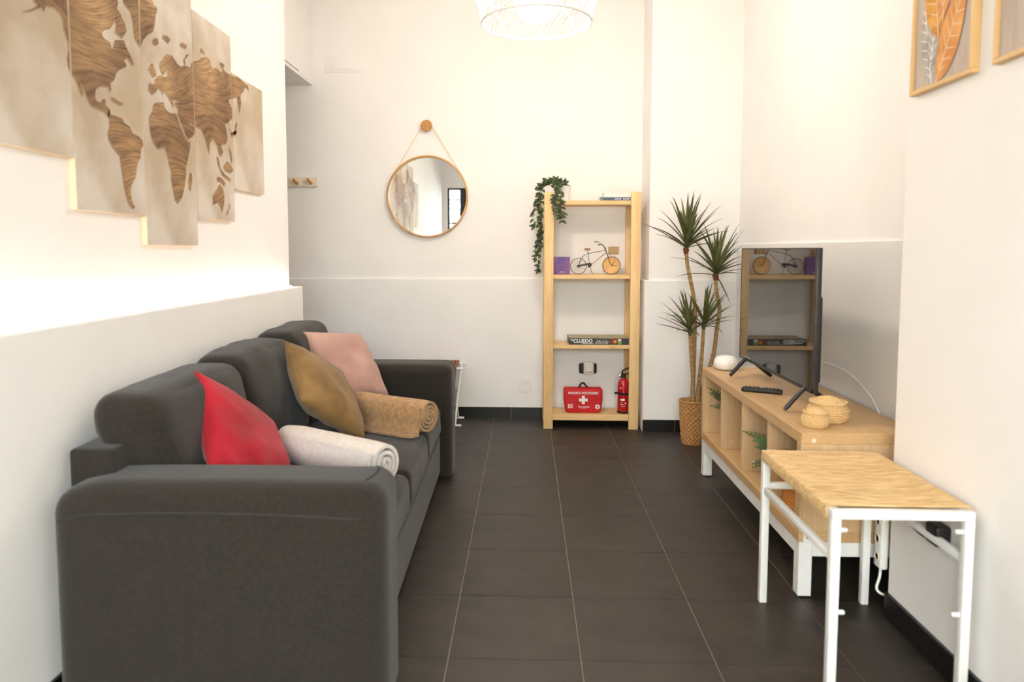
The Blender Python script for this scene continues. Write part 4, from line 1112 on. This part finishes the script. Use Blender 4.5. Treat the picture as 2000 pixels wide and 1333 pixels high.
# ---- board game box
gx0, gx1, gy0, gz0, gz1 = .287, .683, 4.803, SH3, SH3 + .044
gb = root('board_game_box', ((gx0 + gx1) / 2, 4.91, SH3), 'flat dark board game box with large white lettering on the third shelf', 'game box')
part(gb, 'tray', MB().box(gx0 + .003, gx1 - .003, gy0 + .003, 5.018, gz0, gz0 + .02), 'box_dark', smooth=False)
lid = part(gb, 'lid', MB().box(gx0, gx1, gy0, 5.02, gz0 + .002, gz1, .0012, 1), 'box_dark')
part(lid, 'lid_print', MB().box(gx0 + .001, gx1 - .001, gy0 + .001, 5.019, gz1, gz1 + .0004), 'box_top', smooth=False)
lettering(gb, 'title_lettering', 'CLUEDO', .034, (gx0 + .092, gy0 - .0006, gz0 + .025), 'whiteprint', width=.128, bold=.0011)
part(gb, 'subtitle_print', MB().box(gx0 + .085, gx0 + .165, gy0 - .0005, gy0, gz0 + .0068, gz0 + .0092), 'whiteprint', smooth=False)
part(gb, 'maker_print', MB().soft(gx0 + .008, gx0 + .027, gy0 - .0006, gy0, gz0 + .028, gz0 + .038, .0002, n=9), 'greyprint')
rg = random.Random(4)
for k in range(11):
    x = gx0 + .172 + k * .008; h = .010 + .016 * abs(math.sin(k * 1.3))
    part(gb, 'figure_print', MB().prism([(x, gz0 + .006), (x + .004, gz0 + .006), (x + .010, gz0 + .010 + h), (x + .006, gz0 + .012 + h)], (0, gy0 - .0005, 0), (1, 0, 0), (0, 0, 1), (0, 1, 0), .0004), 'greyprint', smooth=False)
part(gb, 'side_print', MB().box(gx0 + .268, gx0 + .352, gy0 - .0004, gy0, gz0 + .003, gz1 - .001), 'redprint', smooth=False)
part(gb, 'side_print', MB().lathe([(.0001, -.0007), (.0115, -.0007), (.0115, 0)], 20, (gx0 + .305, gy0, gz0 + .022), 'Y'), 'orangeprint')
part(gb, 'side_print', MB().box(gx0 + .325, gx0 + .346, gy0 - .0008, gy0, gz0 + .019, gz0 + .040), 'whiteprint', smooth=False)
part(gb, 'side_print', MB().lathe([(.0001, -.0012), (.0125, -.0012), (.0125, 0)], 20, (gx0 + .336, gy0, gz0 + .015), 'Y'), 'greenprint')

# ---- first aid bag
fx, fy = .388, 4.885
fa = root('first_aid_bag', (fx, fy, SH4), 'red first aid bag with a white cross on the bottom shelf', 'bag')
def fwarp(q, p):
    x = q.x + (fx - q.x) * .10 * max(0, -(p.z) + .0) * (1 if p.z < 0 else 0)
    return (x, q.y, q.z + .004 * noise.noise(Vector((q.x * 14, q.y * 14, 1))) * (1 if p.z > .5 else 0))
bag = part(fa, 'pouch', MB().soft(fx - .131, fx + .131, fy - .042, fy + .042, SH4, SH4 + .170, .018, (0, .004, 0), 16, fwarp), 'rednylon')
part(fa, 'handle', MB().box(0, 0, 0, 0, 0, 0) if False else MB().tube(smooth_path([(fx - .026, fy - .01, SH4 + .168), (fx - .020, fy - .01, SH4 + .188), (fx - .006, fy - .01, SH4 + .202), (fx + .006, fy - .01, SH4 + .200), (fx + .024, fy - .01, SH4 + .178), (fx + .032, fy - .01, SH4 + .168)], 5), .006, 8), 'webbing')
part(fa, 'zip', MB().tube([(fx - .125, fy - .02, SH4 + .165), (fx, fy - .02, SH4 + .171), (fx + .125, fy - .02, SH4 + .165)], .0018, 6), 'rednylon')
FY = fy - .0475
lettering(fa, 'lettering', 'PRONTO SOCCORSO', .021, (fx, FY + .0015, SH4 + .138), 'whiteprint', width=.202, bold=.0006, depth=.0012)
part(fa, 'cross', MB().prism([(-.01, -.028), (.01, -.028), (.01, -.01), (.029, -.01), (.029, .01), (.01, .01), (.01, .028), (-.01, .028), (-.01, .01), (-.029, .01), (-.029, -.01), (-.01, -.01)], (fx, FY, SH4 + .092), (1, 0, 0), (0, 0, 1), (0, 1, 0), .003), 'whiteprint', smooth=False)
lettering(fa, 'lettering', 'First Aid Kit', .0155, (fx + .004, FY + .0015, SH4 + .044), 'whiteprint', width=.076, bold=.0003, depth=.0012)
part(fa, 'underline', MB().tube([(fx - .02, FY + .002, SH4 + .034), (fx + .02, FY + .002, SH4 + .036)], .0009, 5), 'whiteprint')
for r_ in range(3):
    for k in range(4):
        part(fa, 'small_print', MB().box(fx - .103 + k * .0085, fx - .097 + k * .0085, FY, FY + .004, SH4 + .036 + r_ * .010, SH4 + .0425 + r_ * .010), 'whiteprint', smooth=False)
em = part(fa, 'emblem', MB().lathe([(.0001, -.0005), (.016, -.0005), (.016, .004), (.0001, .004)], 24, (fx + .096, FY, SH4 + .046), 'Y'), 'whiteprint')
part(em, 'emblem_cross', MB().box(fx + .094, fx + .098, FY - .001, FY, SH4 + .0325, SH4 + .0595).box(fx + .0825, fx + .1095, FY - .0011, FY, SH4 + .044, SH4 + .048), 'rednylon', smooth=False)

# ---- fire extinguisher
ex, ey = .661, 4.875
fe = root('fire_extinguisher', (ex, ey, SH4), 'red fire extinguisher at the right end of the bottom shelf', 'fire extinguisher')
part(fe, 'cylinder', MB().lathe([(.0001, .004), (.036, .004), (.039, .01), (.039, .2), (.036, .215), (.026, .228), (.014, .236), (.012, .246)], 32, (ex, ey, SH4)), 'redpaint')
part(fe, 'base_ring', MB().lathe([(.037, 0), (.041, 0), (.041, .014), (.038, .014)], 32, (ex, ey, SH4)), 'blackplastic')
vv = part(fe, 'valve', MB().lathe([(.013, .240), (.016, .244), (.016, .262), (.010, .268), (.0001, .268)], 20, (ex, ey, SH4)), 'blackplastic')
part(fe, 'lever', MB().tube(smooth_path([(ex - .006, ey, SH4 + .262), (ex - .008, ey, SH4 + .282), (ex + .008, ey, SH4 + .296), (ex + .045, ey, SH4 + .312)], 5), .006, 8), 'blackplastic')
part(fe, 'lever', MB().tube(smooth_path([(ex + .0, ey, SH4 + .262), (ex + .02, ey, SH4 + .268), (ex + .048, ey, SH4 + .268)], 5), .005, 8), 'blackplastic')
part(fe, 'gauge', MB().lathe([(.010, 0), (.010, -.008), (.008, -.009), (.0001, -.009)], 18, (ex - .024, ey - .004, SH4 + .252), 'Y'), 'chrome')
part(fe, 'gauge_stem', MB().tube([(ex - .024, ey - .002, SH4 + .252), (ex - .008, ey, SH4 + .254)], .004, 8), 'chrome')
st = part(fe, 'strap', MB().lathe([(.0395, .128), (.0415, .128), (.0415, .143), (.0395, .143)], 32, (ex, ey, SH4)), 'webbing')
part(st, 'strap_end', MB().box(ex - .062, ex - .038, ey - .018, ey - .014, SH4 + .130, SH4 + .144, .001, 1), 'webbing')
for a, z0, z1 in ((-2.0, .060, .066), (-2.0, .072, .076), (-1.75, .060, .064), (-1.6, .088, .104), (-1.85, .088, .102), (-2.1, .09, .1), (-1.3, .066, .076), (-2.2, .170, .178), (-1.5, .050, .053), (-1.9, .046, .05)):
    part(fe, 'label_print', MB().prism([(-.005, z0), (.005, z0), (.005, z1), (-.005, z1)], (ex + math.cos(a) * .0388, ey + math.sin(a) * .0388, SH4), (-math.sin(a), math.cos(a), 0), (0, 0, 1), (math.cos(a), math.sin(a), 0), .0009), 'whiteprint', smooth=False)

# ================================================================== WALL FITTINGS
lx, lz = .434, .371
el = root('wall_night_light', (lx, YBD, .325), 'black and white plug-in light on the wall behind the pine shelf', 'night light')
part(el, 'black_body', MB().soft(lx - .062, lx + .062, YBD - .03, YBD, lz - .041, lz + .034, .014, n=12), 'blackplastic')
cv = part(el, 'white_cover', MB().soft(lx - .031, lx + .041, YBD - .042, YBD - .004, lz - .048, lz + .047, .013, n=12), 'whiteplastic')
for k in range(3):
    part(cv, 'vent_slot', MB().box(lx - .019 + k * .0175, lx - .006 + k * .0175, YBD - .0428, YBD - .041, lz - .033, lz - .022), 'greyprint', smooth=False)

vt = root('round_vent', (-.006, YBD, .186), 'round cream ventilation grille low on the back wall', 'vent')
part(vt, 'rim', MB().lathe([(.036, -.004), (.046, -.005), (.048, -.002), (.048, 0), (.036, 0)], 36, (-.006, YBD, .234), 'Y'), 'ventplastic')
part(vt, 'backing', MB().lathe([(.0001, -.001), (.037, -.001)], 30, (-.006, YBD, .234), 'Y'), 'ventplastic')
for k in range(7):
    z = -.030 + k * .010; h = math.sqrt(max(.0001, .036 ** 2 - z * z))
    part(vt, 'slat', MB().box(-.006 - h, -.006 + h, YBD - .0055, YBD - .001, .234 + z - .0032, .234 + z + .0032, .001, 1), 'ventplastic')

jb = root('junction_box_cover', (-1.29, YB, 2.43), 'white blank cover plate high on the back wall', 'cover plate')
part(jb, 'plate', MB().box(-1.41, -1.142, YB - .006, YB, 2.432, 2.548, .002, 2), 'wall')
part(jb, 'raised_panel', MB().box(-1.36, -1.175, YB - .012, YB - .006, 2.45, 2.53, .003, 2), 'wall')

hr = root('coat_rail', (-1.67, YB, 1.642), 'pale wooden coat rail with pegs in the hallway corner', 'coat rail')
bd = part(hr, 'board', MB().box(-1.89, -1.472, YB - .018, YB, 1.643, 1.707, .002, 2), 'offwhite')
for x in (-1.84, -1.73, -1.617, -1.519):
    part(hr, 'peg', MB().tube([(x + .012, YB - .018, 1.662), (x - .008, YB - .06, 1.69)], .0085, 12), 'knob')
for x in (-1.567, -1.79):
    part(bd, 'screw', MB().lathe([(.0001, -.002), (.004, -.0018), (.0045, 0)], 10, (x, YB - .018, 1.676), 'Y'), 'chrome')

oc = root('overhead_cabinet', (-1.9, 4.5, 2.345), 'white cupboard hung high in the hallway corner', 'cabinet')
part(oc, 'carcass', MB().box(-2.3, -1.515, 3.9, YB, 2.345, ZC, .002, 1), 'wall', smooth=False)
part(oc, 'bottom_edge', MB().box(-1.515, -1.496, 3.9, YB, 2.345, 2.366, .0015, 1), 'wall', smooth=False)
part(oc, 'door', MB().box(-1.514, -1.494, 3.91, 4.772, 2.373, ZC - .01, .002, 1), 'wall', smooth=False)
part(oc, 'end_panel', MB().box(-1.515, -1.496, 4.779, YB, 2.367, ZC, .0015, 1), 'wall', smooth=False)

# ---- round mirror, its knob and cord
mc = Vector((-.693, YB, 1.570)); MR = .285
mi = root('round_mirror', (mc.x, YB, mc.z - MR), 'round mirror with a thin wooden frame hanging from a cord', 'mirror')
part(mi, 'frame', MB().lathe([(MR - .012, -.003), (MR, -.003), (MR, -.036), (MR - .003, -.038), (MR - .010, -.038), (MR - .012, -.036), (MR - .012, -.003)], 80, mc, 'Y'), 'mirror_wood')
part(mi, 'backing', MB().lathe([(.0001, -.002), (MR - .002, -.002), (MR - .002, -.010), (.0001, -.010)], 64, mc, 'Y'), 'dado')
part(mi, 'glass', MB().lathe([(.0001, -.0125), (MR - .0122, -.0125), (MR - .0122, -.0105)], 80, mc, 'Y'), 'mirror', smooth=False)
kz = 2.055
cordp = lambda s: [(mc.x + s * .215, YB - .02, mc.z + .19), (mc.x + s * .028, YB - .02, kz + .010)]
for s in (-1, 1):
    part(mi, 'cord', MB().tube(cordp(s), .0028, 6), 'cord')
part(mi, 'cord_loop', MB().tube([(mc.x - .028, YB - .02, kz + .010)] + [(mc.x + .028 * math.cos(a), YB - .02, kz + .01 + .024 * math.sin(a)) for a in [math.pi * (1 - k / 10) for k in range(1, 10)]] + [(mc.x + .028, YB - .02, kz + .010)], .0028, 6), 'cord')
part(mi, 'cord_end', MB().tube([(mc.x + .008, YB - .02, kz + .035), (mc.x + .032, YB - .022, kz + .09)], [.0025, .001], 6), 'cord')
kb = root('wall_hook', (mc.x, YB, kz - .039), 'round wooden wall hook carrying the cord of the mirror', 'hook')
part(kb, 'peg', MB().lathe([(.018, 0), (.018, -.034)], 20, (mc.x, YB, kz), 'Y'), 'knob')
part(kb, 'cap', MB().lathe([(.018, -.032), (.037, -.034), (.0395, -.037), (.0395, -.046), (.037, -.049), (.0001, -.05)], 32, (mc.x, YB, kz), 'Y'), 'knob')

# ================================================================== DRACAENA
dc = Vector((1.034, 4.452, 0))
dp = root('potted_dracaena', dc, 'tall artificial dracaena with four leafy heads in a woven pot beside the bench', 'plant')
pp = []
for k in range(73):
    t = k / 72; pp.append((.062 + .019 * min(1, t * 1.1) ** .8 + .003 * math.sin(math.pi * t), .27 * t))
def wv(r, z, a):
    row = int(z / .0145); ph = math.pi * (row % 2)
    return r + .0046 * math.sin(a * 17 + ph) * abs(math.sin(math.pi * z / .0145)) ** .7 - .0016 * (1 - abs(math.sin(math.pi * z / .0145))), z
pot = part(dp, 'pot', MB().lathe([(.0001, .001)] + pp + [(.077, .272), (.074, .262), (.07, .24), (.0001, .24)], 136, dc, fn=lambda r, z, a: wv(r, z, a) if r > .06 and z < .268 else (r, z)), 'wicker')
part(pot, 'rim', MB().tube([(dc.x + .0815 * math.cos(a * math.pi / 30), dc.y + .0815 * math.sin(a * math.pi / 30), .268 + .0015 * math.sin(a * 2.7)) for a in range(60)], .0062, 7, closed=True), 'wicker')
part(dp, 'soil', MB().lathe([(.0001, .252), (.04, .25), (.072, .246)], 24, dc), 'soil')
rd = random.Random(21)
def blade(L, wd, droop):
    n = 9; mb = MB(); p = Vector((0, 0, 0)); ang = 0.0
    for k in range(n + 1):
        t = k / n
        wdt = wd * (.55 + .45 * math.sin(math.pi * min(1, t * 1.7) * .5)) * (1 - max(0, t - .25) / .75) ** .75 + .0004
        d = Vector((0, math.cos(ang), -math.sin(ang))); up = Vector((0, math.sin(ang), math.cos(ang)))
        for sx in (-1, 0, 1): mb.v.append(p + Vector((sx * wdt, 0, 0)) + up * (abs(sx) * wdt * .45))
        p = p + d * (L / n); ang += droop / n * (.4 + 1.4 * t)
    for k in range(n):
        for c in (0, 1): a = k * 3 + c; mb.f.append((a, a + 1, a + 4, a + 3))
    return mb.mesh('leaf', 'leaf')
blades = {}
def get_blade(L, dr):
    key = (round(L, 2), round(dr, 1))
    if key not in blades: blades[key] = blade(key[0], (.0135 if L > .23 else .0115), key[1])
    return blades[key]
heads = [
    (Vector((.975, 4.46, 1.205)), [(1.03, 4.46, .245), (1.035, 4.462, .55), (1.036, 4.464, .80), (1.025, 4.464, .92), (1.003, 4.462, 1.02), (.982, 4.46, 1.12), (.976, 4.46, 1.205)], .285, 36, Vector((.05, -.1, 1))),
    (Vector((1.152, 4.44, 1.045)), [(1.062, 4.45, .245), (1.10, 4.45, .38), (1.150, 4.45, .55), (1.168, 4.446, .72), (1.180, 4.444, .83), (1.166, 4.442, .91), (1.154, 4.44, .98), (1.152, 4.44, 1.045)], .275, 36, Vector((.08, -.1, 1))),
    (Vector((.998, 4.41, .69)), [(1.025, 4.425, .245), (1.022, 4.42, .42), (1.008, 4.415, .56), (.998, 4.41, .69)], .22, 24, Vector((-.25, -.15, 1))),
    (Vector((1.081, 4.42, .725)), [(1.050, 4.43, .245), (1.066, 4.43, .42), (1.074, 4.425, .56), (1.081, 4.42, .725)], .22, 24, Vector((.15, -.15, 1))),
]
for hc, path, L, n, lean in heads:
    P = smooth_path(path, 8)
    tr = MB(); rad = [.0135 * (1 - .25 * k / len(P)) * (1 + .05 * math.sin(k * 2.4)) for k in range(len(P))]
    tr.tube(P, rad, 12); trunk = part(dp, 'trunk', tr, 'trunk')
    for k in range(4, len(P) - 1, 2):
        t = (P[min(k + 1, len(P) - 1)] - P[k - 1]).normalized(); u = t.orthogonal().normalized(); w_ = t.cross(u)
        ringp = [P[k] + (u * math.cos(a * math.pi / 6) + w_ * math.sin(a * math.pi / 6)) * rad[k] * 1.02 for a in range(12)]
        part(trunk, 'leaf_scar', MB().tube(ringp, .0011, 4, closed=True), 'trunk')
    if L > .25: part(trunk, 'sheath', MB().lathe([(.010, -.032), (.015, -.026), (.0135, -.018), (.019, -.008), (.012, .004)], 14, hc, fn=lambda r, z, a: (r * (1 + .16 * math.sin(a * 5)), z + .006 * math.sin(a * 3))), 'sheath')
    crown = part(dp, 'crown', MB().lathe([(.010, -.012), (.015, .01), (.010, .05), (.004, .09)], 10, hc), 'leaf')
    lean = lean.normalized(); q0 = Vector((0, 0, 1)).rotation_difference(lean).to_matrix()
    made = 0; k = 0
    while made < n and k < n * 3:
        f = (made + .5) / n; az = 2.39996 * k + rd.uniform(-.25, .25); k += 1
        el_ = math.radians(88 - 72 * f ** 1.1 + rd.uniform(-6, 6))
        LL = L * rd.choice([.85, .95, 1.0, 1.1]); dr_ = rd.choice([.2, .3, .5, .7]) * (.4 + .7 * f)
        d = q0 @ Vector((math.cos(az) * math.cos(el_), math.sin(az) * math.cos(el_), math.sin(el_)))
        base = hc + lean * (.045 * (1 - f)) + d * .006
        tip = base + d * LL
        if tip.x > XAD - .004 or tip.y > 4.68: made += .34; continue
        s = d.cross(Vector((0, 0, 1)));
        if s.length < .05: s = Vector((1, 0, 0))
        s.normalize(); nn = s.cross(d).normalized()
        o = link('leaf', get_blade(LL, dr_), crown)
        o.matrix_local = Matrix.Translation(base - dc) @ Matrix((s, d, nn)).transposed().to_4x4()
        made += 1
# the few stray blades seen hanging off the second head
for d, dr_, LL in (((-1, -.1, .12), .5, .26), ((.9, -.3, .35), .5, .2), ((.35, -.3, -.75), .1, .2)):
    d = Vector(d).normalized(); s = d.cross(Vector((0, 0, 1))).normalized(); nn = s.cross(d)
    o = link('leaf', get_blade(LL, dr_), crown)
    o.matrix_local = Matrix.Translation(heads[1][0] - dc) @ Matrix((s, d, nn)).transposed().to_4x4()

# ================================================================== FOLDING STOOL BEHIND THE SOFA
fs = root('folding_stool', (-.65, 4.92, 0), 'white folding stool with a brown rattan seat beyond the sofa', 'stool')
fp = lambda n, mb, m='whitemetal', p=None: part(p or fs, n, mb, m)
for x in (-.475, -.83):
    fp('leg', MB().tube([(x - .006, 4.806, .008), (x + .008, 4.90, .22), (x + .022, 5.03, .398)], .0075, 10))
    fp('leg', MB().tube([(x - .006, 5.035, .008), (x - .012, 4.93, .22), (x + .006, 4.806, .398)], .0075, 10))
    fp('pivot', MB().lathe([(.006, -.012), (.006, .012)], 10, (x - .002, 4.916, .232), 'X'), 'chrome')
for y, z in ((4.806, .008), (5.035, .008)):
    fp('foot_bar', MB().tube([(-.89, y, z), (-.438, y, z)], .008, 10))
for y in (4.806, 5.03):
    fp('top_bar', MB().tube([(-.88, y, .400), (-.425, y, .400)], .008, 10))
sm = MB()
for k in range(17):
    x = -.84 + k * .0225
    pts = [(x, 4.798, .372), (x, 4.79, .39), (x, 4.797, .412), (x, 4.83, .415), (x, 4.92, .408), (x, 5.0, .415), (x, 5.036, .413), (x, 5.044, .395)]
    sm.tube([(p[0] + .002 * math.sin(i * 2.1 + k), p[1], p[2]) for i, p in enumerate(pts)], .0112, 6)
for k in range(2):
    sm.tube([(-.84 + q * .012, 4.794 - .008 * math.cos(q * 1.9 + k * 3.14), .378 - k * .022 + .003 * math.sin(q * 1.3)) for q in range(31)], .010, 6)
fp('rattan_seat', sm, 'rattan')
nap = MB(); npts = [(-.60, 4.778, .385), (-.47, 4.779, .382), (-.56, 4.777, .403), (-.72, 4.777, .405), (-.74, 4.778, .382)]
nap.prism([(p[0], p[2]) for p in npts], (0, 4.775, 0), (1, 0, 0), (0, 0, 1), (0, 1, 0), .004)
single('folded_paper', nap, 'paper', (-.6, 4.777, .382), 'white folded paper tucked on the rattan stool', 'paper', smooth=False)
